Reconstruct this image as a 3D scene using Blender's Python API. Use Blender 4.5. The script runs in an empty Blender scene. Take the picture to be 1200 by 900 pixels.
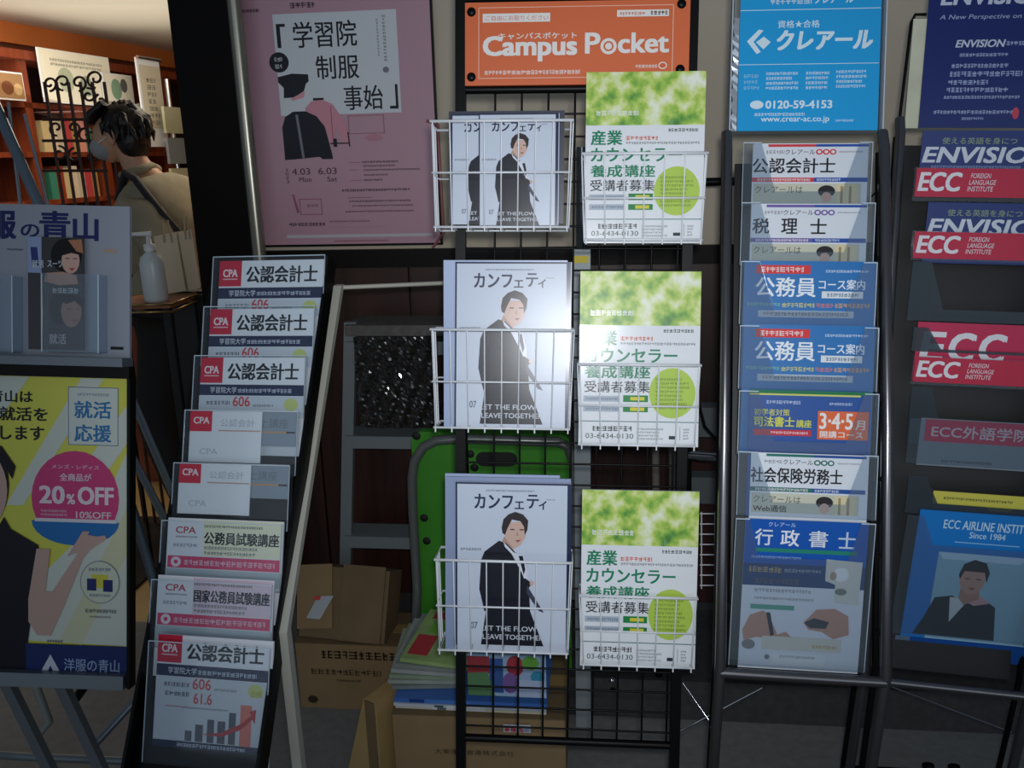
import bpy, math, random
from mathutils import Vector, Matrix
R = math.radians
S = bpy.context.scene
COL = S.collection
# ------------------------------------------------------------------ camera
CAM = Vector((0, 0, 1.45)); F = 1000.0
YAW, PITCH, ROLL = R(6.4), R(15), R(1.45)
FWD = Vector((-math.sin(YAW)*math.cos(PITCH), math.cos(YAW)*math.cos(PITCH), -math.sin(PITCH)))
_r = FWD.cross(Vector((0, 0, 1))).normalized(); _u = _r.cross(FWD)
RT = _r*math.cos(ROLL) - _u*math.sin(ROLL); UP = _r*math.sin(ROLL) + _u*math.cos(ROLL)
cd = bpy.data.cameras.new('camera'); cam = bpy.data.objects.new('camera', cd); COL.objects.link(cam)
cd.sensor_width = 36; cd.lens = 30; cd.clip_start = .02
cam.matrix_world = Matrix(((RT.x, UP.x, -FWD.x, CAM.x), (RT.y, UP.y, -FWD.y, CAM.y), (RT.z, UP.z, -FWD.z, CAM.z), (0, 0, 0, 1)))
S.camera = cam
# ------------------------------------------------------------------ world, lights, exposure
S.view_settings.view_transform = 'Standard'; S.view_settings.look = 'None'
S.view_settings.gamma = 1; S.view_settings.exposure = 0.0
w = bpy.data.worlds.new('world'); S.world = w; w.use_nodes = True
bg = w.node_tree.nodes['Background']; bg.inputs[0].default_value = (.62, .78, 1.0, 1); bg.inputs[1].default_value = .13
def ray0(x, y): return FWD + RT*((x-600)/F) + UP*((450-y)/F)
def light(name, kind, loc, energy, color, target=None, **kw):
    l = bpy.data.lights.new(name, kind); l.energy = energy; l.color = color
    for k, v in kw.items(): setattr(l, k, v)
    o = bpy.data.objects.new(name, l); COL.objects.link(o); o.location = loc
    if target is not None: o.rotation_euler = (Vector(target)-Vector(loc)).to_track_quat('-Z', 'Y').to_euler()
    return o
light('camera_flash', 'SPOT', (0.02, 0.0, 1.49), 54, (.95, .97, 1), tuple(CAM+ray0(745, 350)*1.6), spot_size=R(84), spot_blend=1.0, shadow_soft_size=.022)
light('walkway_daylight', 'AREA', (0.3, -3.2, 1.7), 46, (.78, .89, 1), (0.1, 1.8, 1.3), shape='RECTANGLE', size=8, size_y=2.6)
light('shop_ceiling_lamp', 'AREA', (-1.3, 4.0, 2.27), 20, (1, .86, .66), (-1.5, 4.2, 0), shape='RECTANGLE', size=1.2, size_y=.8)
light('shop_ceiling_lamp', 'AREA', (-3.0, 4.6, 2.27), 20, (1, .84, .64), (-3.2, 5.2, 0), shape='RECTANGLE', size=1.2, size_y=1.2)

light('shop_ceiling_fill', 'AREA', (-2.2, 4.4, 1.95), 20, (1, .93, .80), (-2.2, 4.6, 3), shape='RECTANGLE', size=3, size_y=2.4)  # added upward fill to brighten the shop ceiling, not a fitted lamp
# ------------------------------------------------------------------ materials
def srgb(c): return tuple((x/255/12.92 if x/255 <= .04045 else ((x/255+.055)/1.055)**2.4) for x in c) + (1,)
MATS = {}
def mat(name, c, rough=.5, metal=0, spec=.5, var=0, scale=20, bump=0, emit=0):
    if name in MATS: return MATS[name]
    m = bpy.data.materials.new(name); m.use_nodes = True; n = m.node_tree; b = n.nodes['Principled BSDF']
    col = srgb(c); b.inputs['Base Color'].default_value = col
    b.inputs['Roughness'].default_value = rough; b.inputs['Metallic'].default_value = metal
    b.inputs['Specular IOR Level'].default_value = spec
    if emit: b.inputs['Emission Color'].default_value = col; b.inputs['Emission Strength'].default_value = emit
    if var or bump:
        tc = n.nodes.new('ShaderNodeTexCoord'); nz = n.nodes.new('ShaderNodeTexNoise'); nz.inputs['Scale'].default_value = scale; nz.inputs['Detail'].default_value = 5
        n.links.new(tc.outputs['Object'], nz.inputs['Vector'])
        if var:
            r = n.nodes.new('ShaderNodeValToRGB'); n.links.new(nz.outputs['Fac'], r.inputs['Fac'])
            r.color_ramp.elements[0].position = .3; r.color_ramp.elements[1].position = .7
            r.color_ramp.elements[0].color = tuple(x*(1-var) for x in col[:3])+(1,)
            r.color_ramp.elements[1].color = tuple(min(1, x*(1+var)) for x in col[:3])+(1,)
            n.links.new(r.outputs['Color'], b.inputs['Base Color'])
        if bump:
            bp = n.nodes.new('ShaderNodeBump'); bp.inputs['Strength'].default_value = bump; bp.inputs['Distance'].default_value = .01
            n.links.new(nz.outputs['Fac'], bp.inputs['Height']); n.links.new(bp.outputs['Normal'], b.inputs['Normal'])
    MATS[name] = m; return m
def pc(c, rough=.38):            # printing ink on coated paper
    return mat('ink_%02x%02x%02x_%d' % (c[0], c[1], c[2], rough*100), c, rough, spec=.5 if rough < .3 else .2)
def wood(name, a, b_, scale=3, rough=.4, axis=2):
    m = bpy.data.materials.new(name); m.use_nodes = True; n = m.node_tree; b = n.nodes['Principled BSDF']
    tc = n.nodes.new('ShaderNodeTexCoord'); mp = n.nodes.new('ShaderNodeMapping'); sc = [14, 14, 14]; sc[axis] = 1.2
    mp.inputs['Scale'].default_value = sc; nz = n.nodes.new('ShaderNodeTexNoise'); nz.inputs['Scale'].default_value = scale; nz.inputs['Detail'].default_value = 6
    r = n.nodes.new('ShaderNodeValToRGB'); r.color_ramp.elements[0].color = srgb(a); r.color_ramp.elements[1].color = srgb(b_)
    r.color_ramp.elements[0].position = .3; r.color_ramp.elements[1].position = .7
    n.links.new(tc.outputs['Object'], mp.inputs['Vector']); n.links.new(mp.outputs['Vector'], nz.inputs['Vector'])
    n.links.new(nz.outputs['Fac'], r.inputs['Fac']); n.links.new(r.outputs['Color'], b.inputs['Base Color']); b.inputs['Roughness'].default_value = rough
    return m
def clear(name, tint, gloss=.08, rough=.06, haze=0.0, hazec=(.6, .7, .8), bump=0):
    m = bpy.data.materials.new(name); m.use_nodes = True; n = m.node_tree; n.nodes.clear()
    out = n.nodes.new('ShaderNodeOutputMaterial'); t = n.nodes.new('ShaderNodeBsdfTransparent'); t.inputs[0].default_value = tuple(tint)+(1,)
    g = n.nodes.new('ShaderNodeBsdfGlossy'); g.inputs['Roughness'].default_value = rough; g.inputs[0].default_value = (.95, .97, 1, 1)
    mx = n.nodes.new('ShaderNodeMixShader'); lw = n.nodes.new('ShaderNodeLayerWeight'); lw.inputs[0].default_value = gloss
    mp = n.nodes.new('ShaderNodeMath'); mp.operation = 'ADD'; mp.inputs[1].default_value = gloss; n.links.new(lw.outputs['Fresnel'], mp.inputs[0])
    n.links.new(mp.outputs[0], mx.inputs[0]); n.links.new(t.outputs[0], mx.inputs[1]); n.links.new(g.outputs[0], mx.inputs[2]); last = mx
    if haze:
        d = n.nodes.new('ShaderNodeBsdfDiffuse'); d.inputs[0].default_value = tuple(hazec)+(1,); m2 = n.nodes.new('ShaderNodeMixShader'); m2.inputs[0].default_value = haze
        n.links.new(mx.outputs[0], m2.inputs[1]); n.links.new(d.outputs[0], m2.inputs[2]); last = m2
    if bump:
        tc = n.nodes.new('ShaderNodeTexCoord'); nz = n.nodes.new('ShaderNodeTexVoronoi'); nz.inputs['Scale'].default_value = 70
        bp = n.nodes.new('ShaderNodeBump'); bp.inputs['Strength'].default_value = bump; bp.inputs['Distance'].default_value = .01
        n.links.new(tc.outputs['Object'], nz.inputs['Vector']); n.links.new(nz.outputs['Distance'], bp.inputs['Height']); n.links.new(bp.outputs['Normal'], g.inputs['Normal'])
    n.links.new(last.outputs[0], out.inputs[0]); return m
def leafmat():
    m = bpy.data.materials.new('printed_leaves'); m.use_nodes = True; n = m.node_tree; b = n.nodes['Principled BSDF']
    tc = n.nodes.new('ShaderNodeTexCoord'); a = n.nodes.new('ShaderNodeTexNoise'); a.inputs['Scale'].default_value = 30; a.inputs['Detail'].default_value = 7
    r = n.nodes.new('ShaderNodeValToRGB'); e = r.color_ramp
    for p, c in ((.32, (84, 142, 62)), (.41, (132, 178, 70)), (.48, (176, 202, 92)), (.54, (204, 218, 140)), (.68, (232, 238, 222))):
        if p == .30: e.elements[0].position = p; e.elements[0].color = srgb(c)
        elif p == .68: e.elements[-1].position = p; e.elements[-1].color = srgb(c)
        else:
            q = e.elements.new(p); q.color = srgb(c)
    n.links.new(tc.outputs['Object'], a.inputs['Vector']); n.links.new(a.outputs['Fac'], r.inputs['Fac']); n.links.new(r.outputs['Color'], b.inputs['Base Color'])
    b.inputs['Roughness'].default_value = .35; b.inputs['Specular IOR Level'].default_value = .35
    return m
BLACK = mat('black_paint', (10, 10, 11), .4, spec=.15)
CHROME = mat('chrome', (190, 195, 200), .15, 1)
DARKTUBE = mat('black_chrome_tube', (120, 118, 120), .24, .9)
WHITEW = mat('white_coated_wire', (226, 230, 235), .3)
PAPER = mat('paper_edge', (222, 226, 232), .5)
SILVER = mat('silver_paint', (120, 128, 134), .4, .5)
CREAMMET = mat('cream_metal', (176, 174, 162), .45)
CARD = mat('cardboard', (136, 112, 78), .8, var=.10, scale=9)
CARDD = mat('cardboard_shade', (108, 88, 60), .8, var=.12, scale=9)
ACR = clear('clear_acrylic', (.94, .96, .97), .015, .05, .02)
ACRE = mat('acrylic_edge', (185, 200, 212), .15, spec=.9)
HAZY = clear('hazy_acrylic', (.86, .89, .92), .02, .10, .07, (.32, .40, .46))  # bluish diffuse tint paints in the sky's reflection, with some dust
LEAF = leafmat()

# ------------------------------------------------------------------ mesh building
class MB:
    def __init__(s): s.v = []; s.f = []; s.m = []; s.mats = []; s.sm = []
    def mi(s, m):
        if m not in s.mats: s.mats.append(m)
        return s.mats.index(m)
    def add(s, vs, fs, m, smooth=False):
        b = len(s.v); s.v += [tuple(v) for v in vs]; k = s.mi(m)
        for f in fs: s.f.append(tuple(b+i for i in f)); s.m.append(k); s.sm.append(smooth)
        return s
    def box(s, x0, x1, y0, y1, z0, z1, m):
        vs = [(x, y, z) for x in (x0, x1) for y in (y0, y1) for z in (z0, z1)]
        return s.add(vs, [(0, 1, 3, 2), (4, 6, 7, 5), (0, 4, 5, 1), (2, 3, 7, 6), (0, 2, 6, 4), (1, 5, 7, 3)], m)
    def prism(s, pts, y0, y1, m):            # outline in x,z, counter-clockwise seen from -y
        n = len(pts); vs = [(x, y0, z) for x, z in pts] + [(x, y1, z) for x, z in pts]
        return s.add(vs, [tuple(range(n)), tuple(range(2*n-1, n-1, -1))] + [(i, i+n, (i+1) % n+n, (i+1) % n) for i in range(n)], m)
    def hexa(s, q, m):                       # 8 points: bottom quad then top quad
        return s.add(q, [(3, 2, 1, 0), (4, 5, 6, 7), (0, 1, 5, 4), (1, 2, 6, 5), (2, 3, 7, 6), (3, 0, 4, 7)], m)
    def tube(s, path, r, m, n=8, closed=False):
        P = [Vector(p) for p in path]; k = len(P); rings = []
        ref = None
        for i in range(k):
            a = P[i-1] if (i > 0 or closed) else P[i]; c = P[(i+1) % k] if (i < k-1 or closed) else P[i]
            t = (c-a).normalized()
            if ref is None: ref = Vector((0, 0, 1)) if abs(t.z) < .9 else Vector((1, 0, 0))
            u = t.cross(ref).normalized(); v = u.cross(t).normalized(); ref = v
            rr = r[i] if isinstance(r, (list, tuple)) else r
            rings.append([P[i]+(u*math.cos(2*math.pi*j/n)+v*math.sin(2*math.pi*j/n))*rr for j in range(n)])
        vs = [p for g in rings for p in g]; fs = []
        for i in range(k if closed else k-1):
            a = i*n; b = ((i+1) % k)*n
            fs += [(a+j, a+(j+1) % n, b+(j+1) % n, b+j) for j in range(n)]
        s.add(vs, fs, m, True)
        if not closed: s.add(rings[0], [tuple(range(n-1, -1, -1))], m); s.add(rings[-1], [tuple(range(n))], m)
        return s
    def lathe(s, prof, m, n=16, c=(0, 0, 0)):
        vs = [(c[0]+r*math.cos(2*math.pi*j/n), c[1]+r*math.sin(2*math.pi*j/n), c[2]+z) for r, z in prof for j in range(n)]
        fs = [(i*n+j, i*n+(j+1) % n, (i+1)*n+(j+1) % n, (i+1)*n+j) for i in range(len(prof)-1) for j in range(n)]
        return s.add(vs, fs, m, True)
    def ball(s, c, rad, m, n=12, k=8):
        rx, ry, rz = rad if isinstance(rad, tuple) else (rad,)*3
        vs = [(c[0]+rx*math.sin(math.pi*i/k)*math.cos(2*math.pi*j/n), c[1]+ry*math.sin(math.pi*i/k)*math.sin(2*math.pi*j/n), c[2]-rz*math.cos(math.pi*i/k)) for i in range(k+1) for j in range(n)]
        return s.add(vs, [(i*n+j, i*n+(j+1) % n, (i+1)*n+(j+1) % n, (i+1)*n+j) for i in range(k) for j in range(n)], m, True)
    def build(s, name, parent=None, M=None, **props):
        me = bpy.data.meshes.new(name); me.from_pydata(s.v, [], s.f)
        for m in s.mats: me.materials.append(m)
        me.polygons.foreach_set('material_index', s.m); me.polygons.foreach_set('use_smooth', s.sm); me.update()
        o = bpy.data.objects.new(name, me); COL.objects.link(o)
        if parent is not None: o.parent = parent
        if M is not None: o.matrix_local = M
        for k, v in props.items():
            if v: o[k] = v
        return o
def tag(o, label, category, group=None):
    o['label'] = label; o['category'] = category
    if group: o['group'] = group
    return o
def empty(name, M, label=None, category=None, group=None, kind=None):
    o = bpy.data.objects.new(name, None); COL.objects.link(o); o.empty_display_size = .05
    o.matrix_world = M if isinstance(M, Matrix) else Matrix.Translation(Vector(M))
    if label: tag(o, label, category, group)
    if kind: o['kind'] = kind
    return o
# ------------------------------------------------------------------ planes in the place
def pose(loc, yaw=0, lean=0, roll=0):
    return Matrix.Translation(Vector(loc)) @ Matrix.Rotation(R(yaw), 4, 'Z') @ Matrix.Rotation(R(-lean), 4, 'X') @ Matrix.Rotation(R(roll), 4, 'Y')
def ray(x, y): return FWD + RT*((x-600)/F) + UP*((450-y)/F)
def on(M, x, y, off=0):          # local (x, z) of the sight line through x, y on the plane local y = -off of frame M
    I = M.inverted(); o = I @ CAM; d = I.to_3x3() @ ray(x, y); t = (-off-o.y)/d.y; p = o+d*t; return p.x, p.z
def atY(x, y, Y): d = ray(x, y); return CAM + d*((Y-CAM.y)/d.y)
def atZ(x, y, Z): d = ray(x, y); return CAM + d*((Z-CAM.z)/d.z)
def atD(x, y, D): return CAM + ray(x, y)*D
# ------------------------------------------------------------------ lettering
TC = {}
_c = bpy.data.curves.new('lettering', 'FONT'); _o = bpy.data.objects.new('lettering', _c); COL.objects.link(_o)
def glyphs(t, bold):
    if (t, bold) in TC: return TC[(t, bold)]
    _c.body = t; _c.offset = bold; _c.resolution_u = 3
    me = bpy.data.meshes.new_from_object(_o.evaluated_get(bpy.context.evaluated_depsgraph_get()))
    vs = [(v.co.x, v.co.y) for v in me.vertices]; fs = [tuple(p.vertices) for p in me.polygons]
    x0 = min(v[0] for v in vs); x1 = max(v[0] for v in vs); y0 = min(v[1] for v in vs); y1 = max(v[1] for v in vs)
    vs = [((x-x0)/(x1-x0), (y-y0)/(y1-y0)) for x, y in vs]; bpy.data.meshes.remove(me)
    TC[(t, bold)] = (vs, fs); return vs, fs
# art items, in the units of the sheet's own outline box:
#  ('r',x0,y0,x1,y1,col) ('e',cx,cy,rx,ry,col) ('p',[(x,y)..],col) ('t',text,x0,y0,x1,y1,col[,bold[,skew]])
#  ('d',x0,y0,x1,y1,col[,rows]) rows of unreadably small print   ('leaf',x0,y0,x1,y1)
def art(parent, items, fx, base=0.0004, step=0.00006, rough=.38, nm=('lettering', 'printed_artwork')):
    T, A = MB(), MB(); rnd = random.Random(len(items)*7+3)
    for k, it in enumerate(items):
        y = -(base+step*k); kind = it[0]
        def P(a, b): u, v = fx(a, b); return (u, y, v)
        def M(c): return pc(c, rough) if isinstance(c, tuple) else c
        if kind == 'r':
            x0, y0, x1, y1, c = it[1:]; A.add([P(x0, y1), P(x1, y1), P(x1, y0), P(x0, y0)], [(0, 1, 2, 3)], M(c))
        elif kind == 'leaf':
            x0, y0, x1, y1 = it[1:]; A.add([P(x0, y1), P(x1, y1), P(x1, y0), P(x0, y0)], [(0, 1, 2, 3)], LEAF)
        elif kind == 'e':
            cx, cy, rx, ry, c = it[1:]; n = 28
            A.add([P(cx+rx*math.cos(2*math.pi*j/n), cy-ry*math.sin(2*math.pi*j/n)) for j in range(n)], [tuple(range(n))], M(c))
        elif kind == 'p':
            pts = it[1]; A.add([P(a, b) for a, b in pts][::-1], [tuple(range(len(pts)))], M(it[2]))
        elif kind == 'o':                    # outline box
            x0, y0, x1, y1, wd, c = it[1:]
            for q in ((x0, y0, x1, y0+wd), (x0, y1-wd, x1, y1), (x0, y0, x0+wd, y1), (x1-wd, y0, x1, y1)):
                A.add([P(q[0], q[3]), P(q[2], q[3]), P(q[2], q[1]), P(q[0], q[1])], [(0, 1, 2, 3)], M(c))
        elif kind == 't':
            t, x0, y0, x1, y1, c = it[1:7]; bold = it[7] if len(it) > 7 else .02; sk = it[8] if len(it) > 8 else 0
            vs, fs = glyphs(t, 0); hh = abs(y1-y0)*(1+t.count('\n')*0)*bold*.9; sh_ = ((0, 0),) if bold < .006 else ((-hh, -hh*.6), (hh, -hh*.6), (-hh, hh*.6), (hh, hh*.6))
            x0, x1, y0_, y1_ = x0+hh, x1-hh, y0+hh*.6, y1-hh*.6
            for kk, (ax, ay) in enumerate(sh_): T.add([(lambda w: (w[0], w[1]-.000014*kk, w[2]))(P(x0+(x1-x0)*u+sk*v+ax, y1_+(y0_-y1_)*v+ay)) for u, v in vs], fs, M(c))
        elif kind == 'd':
            x0, y0, x1, y1, c = it[1:6]; rows = it[6] if len(it) > 6 else 1; h = (y1-y0)/(rows*1.7-.7)
            for i in range(rows):
                yy = y0+i*h*1.7; x = x0; xe = x1-(rnd.random()*.25*(x1-x0) if rows > 1 else 0)
                while x < xe:
                    wd = h*rnd.choice((.55, .8, .8, 1.0)); hh = h*rnd.uniform(0, .25)
                    e = min(x+wd, xe); th = h*.17; q4 = lambda a0, a1, b0, b1: T.add([P(a0, b1), P(a1, b1), P(a1, b0), P(a0, b0)], [(0, 1, 2, 3)], M(c)); xm = x+(e-x)*rnd.choice((.2, .5, .8))
                    q4(x, e, yy+hh, yy+hh+th); q4(x, e, yy+h*.45, yy+h*.45+th)
                    if rnd.random() < .7: q4(x, e, yy+h-th, yy+h)
                    q4(xm-th*.5, xm+th*.5, yy, yy+h); x += wd+h*.2
    if T.v: T.build(nm[0], parent)
    if A.v: A.build(nm[1], parent)
class Sheet:
    """a sheet or booklet whose outline box is given by three measured points on plane M"""
    def __init__(s, name, M, box, label, category, group=None, thick=.003, off=0, hz=None, body=PAPER, tilt=0):
        x0, y0, x1, y1 = box; xm, ym = (x0+x1)/2, (y0+y1)/2
        if tilt:
            u, v = on(M, xm, y0, off); M = M @ Matrix.Translation((u, -off, v)) @ Matrix.Rotation(R(tilt), 4, 'X'); off = 0
        a = on(M, x0, ym, off); b = on(M, x1, ym, off); t = on(M, xm, y0, off); d = on(M, xm, y1, off)
        s.W = b[0]-a[0]; s.H = t[1]-d[1]; s.box = box
        s.M = M @ Matrix.Translation((a[0], -off, t[1]))          # origin: top left of the sheet
        H = hz or s.H
        s.o = MB().box(0, s.W, 0, thick, -H, 0, body).build(name, None, s.M); tag(s.o, label, category, group)
    def fx(s, x, y): x0, y0, x1, y1 = s.box; return (x-x0)/(x1-x0)*s.W, -(y-y0)/(y1-y0)*s.H
    def art(s, items, **k): art(s.o, items, s.fx, **k); return s

WH = (226, 231, 238); NAVY = (28, 38, 72); INK = (30, 32, 38); RED = (190, 30, 50); GREY = (120, 125, 132)
#@@STRUCTURE
YW = 2.36
def px2(x, y): p = atY(x, y, YW); return p
# back wall above and wainscot below
zc = atY(420, 292, YW).z
xl = atY(238, 290, YW).x; xr = 2.6
MB().box(xl+.03, xr, YW, YW+.12, zc, 2.9, mat('cream_wall_paint', (190, 178, 158), .75, var=.05, scale=3, bump=.05)).build('wall_back', kind='structure')
wn = MB().box(xl, xr, YW+.012, YW+.12, 0, zc, mat('wainscot_ground', (22, 14, 13), .6)).build('wall_back_lower', kind='structure')
WOODD = wood('dark_red_wood', (34, 18, 15), (62, 32, 25), 2.2, .38)
x = xl; k = 0
while x < xr:
    MB().box(x+.004, min(x+.296, xr), YW-.006, YW+.014, .14, zc-.05, WOODD).build('panel', wn); x += .30
MB().box(xl, xr, YW-.02, YW+.012, zc-.05, zc, mat('black_cap_rail', (14, 11, 11), .5, spec=.15)).build('trim_1', kind='structure')
MB().box(xl, xr, YW-.012, YW+.012, 0, .14, mat('grey_base', (46, 45, 46), .7, var=.15, scale=30)).build('baseboard_back', kind='structure')
# stone step on the right, in front of the wall
xs = atY(660, 800, 2.0).x
MB().box(xs, xr, 1.98, YW-.012, 0, .115, mat('dark_stone_step', (56, 56, 57), .65, var=.2, scale=45, bump=.1)).build('trim_2', kind='structure')
# pillar between shop and wall
pl = atY(222, 225, YW-.08); pr = atY(285, 120, YW-.08)
xp0, xp1 = atY(196, 0, YW-.08).x, atY(271, 40, YW-.08).x
MB().box(xp0, xp1, YW-.08, YW+.14, 0, 2.9, mat('black_pillar', (12, 8, 7), .6, spec=.12, var=.2, scale=6)).build('wall_pillar', kind='structure')
MB().tube([(xp1+.014, YW-.075, 0), (xp1+.014, YW-.075, 2.9)], .019, mat('satin_metal_edge', (150, 146, 132), .3, .8), 14).build('trim_3', kind='structure')
# floors
MB().box(-4.5, 3.0, -1.5, YW, -.05, 0, mat('grey_concrete_floor', (122, 122, 120), .75, var=.10, scale=40, bump=.15)).build('floor', kind='structure')
MB().box(-5.5, xp1, YW, 8, -.05, .0, mat('tan_shop_floor', (176, 148, 96), .4, var=.08, scale=4)).build('floor_shop', kind='structure')
# ceiling of the shop
MB().box(-5.5, xp1, YW-.02, 8, 2.3, 2.4, mat('shop_ceiling_paint', (226, 222, 208), .8)).build('ceiling', kind='structure')
#@@SHOP
MB().box(-5.5, xp1+.02, 8, 8.1, 0, 2.65, mat('shop_end_wall', (150, 110, 80), .7)).build('wall_shop_end', kind='structure')
MB().box(xp1-.02, xp1+.02, YW+.14, 8, 0, 2.65, MATS['shop_end_wall']).build('wall_shop_right', kind='structure')
A = atZ(-60, 14, 2.3); B = atZ(215, 64, 2.3)
sd = (B-A); sd.z = 0; L = sd.length; syaw = math.degrees(math.atan2(sd.y, sd.x))
SW = pose((A.x, A.y, 0), syaw)              # local x runs along the shop's side wall, local -y faces the aisle
LW = 9.0
REDW = wood('red_brown_shop_wood', (96, 40, 24), (140, 66, 38), 2, .35)
MB().box(-1, LW, 0, .1, 0, 2.3, mat('shop_wall_brown', (92, 48, 32), .6)).build('wall_shop', None, SW, kind='structure')
MB().box(-1, LW, -.03, 0, 2.18, 2.3, mat('orange_cornice', (206, 120, 60), .45, var=.15, scale=1.5)).build('trim_4', None, SW, kind='structure')
def sw(x, y, off=0): return on(SW, x, y, off)
bc = empty('wall_bookcase', SW, 'tall red-brown wooden wall bookcase along the far shop wall behind the person', 'bookcase')
for px_ in (46, 128, 160, 205):
    u, _ = sw(px_, 200, .3); MB().box(u-.03, u+.03, -.3, -.005, 0, 2.05, REDW).build('upright', bc)
u0 = sw(-20, 200, .3)[0]; u1 = sw(207, 200, .3)[0]
for zz in (sw(90, 124, .3)[1], sw(90, 178, .3)[1], sw(90, 232, .3)[1], sw(90, 300, .3)[1], sw(90, 360, .3)[1]):
    MB().box(u0, u1+2, -.3, -.005, zz-.03, zz, REDW).build('shelf', bc)
MB().box(u0, u1+2, -.32, -.005, 2.05, 2.10, REDW).build('top', bc)
MB().box(u0, u1+2, -.02, -.004, .02, 2.05, mat('bookcase_back', (44, 20, 14), .7)).build('back_panel', bc)
rnd = random.Random(5); CN = ['sand-coloured', 'red', 'green', 'cream', 'ochre', 'brown', 'off-white', 'pink']
cols = [(214, 196, 150), (196, 70, 80), (60, 140, 120), (224, 214, 190), (180, 150, 90), (150, 60, 40), (210, 200, 180), (230, 160, 150)]
for r_, (py, hh) in enumerate(((178, .20), (232, .2), (300, .2))):
    zz = sw(90, py, .3)[1]; u = sw(58, 200, .3)[0]; e = sw(125, 200, .3)[0]; n = 7
    for i in range(n):
        a = u+.04+(e-u-.08)*i/n; c = cols[(i*3+r_*2) % 8]
        b = MB().box(a, a+(e-u)/n*.8, -.26, -.12, zz, zz+hh*rnd.uniform(.75, 1), mat('goods_%02x%02x%02x' % c, c, .5)).build('boxed_goods', None, SW)
        tag(b, '%s box on the %s goods shelf of the shop bookcase, %s from the left' % (CN[(i*3+r_*2) % 8], ('upper', 'middle', 'lower')[r_], ('first', 'second', 'third', 'fourth', 'fifth', 'sixth', 'seventh')[i]), 'box', 'small boxes on the shop bookcase')
def shopcard(name, x0, y0, x1, y1, off, label, cat, items, rot=0):
    s = Sheet(name, SW, (x0, y0, x1, y1), label, cat, off=off, thick=.012); s.art(items, step=.0004, base=.002); return s
shopcard('display_poster', 49, 62, 130, 122, .36, 'large white landscape poster at the top of the shop bookcase', 'poster',
         [('r', 50, 63, 129, 121, (222, 220, 205)), ('e', 75, 95, 9, 14, (170, 180, 160)), ('e', 98, 100, 8, 12, (150, 165, 150)), ('d', 60, 72, 120, 80, (150, 150, 140), 2)])
shopcard('picture_card', 122, 87, 156, 124, .38, 'white picture card with a green portrait, right of the large white shop poster', 'card',
         [('r', 123, 88, 155, 123, (214, 212, 200)), ('e', 136, 105, 6, 12, (120, 150, 130)), ('e', 145, 100, 4, 8, (90, 90, 90))])
shopcard('picture_board', -5, 84, 28, 117, .36, 'small brown picture board at the far left of the shop bookcase', 'board',
         [('r', -3, 86, 27, 115, (150, 118, 84)), ('e', 8, 103, 7, 8, (110, 70, 50)), ('e', 20, 104, 5, 7, (190, 160, 120))])
s = shopcard('vertical_banner', 166, 70, 192, 172, .55, 'tall narrow white banner in shiny plastic beside the person', 'banner',
         [('r', 168, 78, 191, 150, (196, 190, 172)), ('d', 174, 92, 186, 146, (110, 108, 96), 7)])
MB().tube([(0, -.01, .0), (s.W, -.01, .0)], .012, CHROME).build('top_rail', s.o)
rack = empty('wire_card_rack', SW @ Matrix.Translation((sw(200, 130, .6)[0], -.6, 0)), 'chrome wire card rack full of grey cards beside the black pillar', 'rack')
MB().tube([(0, 0, 0), (0, 0, 2.0)], .018, CHROME).build('pole', rack)
for i, z in enumerate((1.25, 1.45, 1.65)):
    MB().box(-.12, .12, -.03, -.01, z, z+.17, mat('grey_card_%d' % (i % 2), (120, 130, 138) if i % 2 else (176, 178, 150), .4)).build('card', rack)
# wrought-iron scroll screen
p0 = atY(52, 226, 3.1); sc_ = empty('iron_scroll_screen', pose((p0.x, 3.1, 0), 0), 'dark wrought-iron scroll screen standing left of the person', 'screen')
IRON = mat('wrought_iron', (58, 26, 20), .5)
def sp(x, y): p = atY(x, y, 3.1); return Vector((p.x-p0.x, 0, p.z))
def spiral(cx, cy, r0, turns, a0, sgn=1):
    return [sp(cx+math.cos(a0+sgn*t*turns*6.283)*r0*(1-.8*t), cy+math.sin(a0+sgn*t*turns*6.283)*r0*(1-.8*t)) for t in [i/22 for i in range(23)]]
for (cx, cy, r0, tu, a0, sg) in ((112, 92, 11, 1.3, 1.6, 1), (92, 97, 10, 1.2, 1.5, -1), (74, 96, 10, 1.2, 1.6, 1), (58, 98, 9, 1.2, 1.5, -1), (104, 112, 9, 1.2, 4.5, 1), (118, 118, 8, 1.1, 4.4, -1), (66, 150, 9, 1, 1.5, 1), (86, 150, 9, 1, 1.5, -1), (100, 156, 9, 1, 1.5, 1), (70, 180, 9, 1.2, 4.6, 1), (88, 182, 9, 1.2, 4.6, -1), (108, 182, 9, 1.2, 4.6, 1)):
    MB().tube(spiral(cx, cy, r0, tu, a0, sg), .0045, IRON, 6).build('scroll', sc_)
for i in range(6):
    x = 52+i*14; a = sp(x, 96); MB().tube([a, Vector((a.x, 0, 0))], .006, IRON, 6).build('upright_bar', sc_)
for y in (140, 165, 200):
    MB().tube([sp(50, y), sp(126, y)], .006, IRON, 6).build('cross_bar', sc_)

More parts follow.
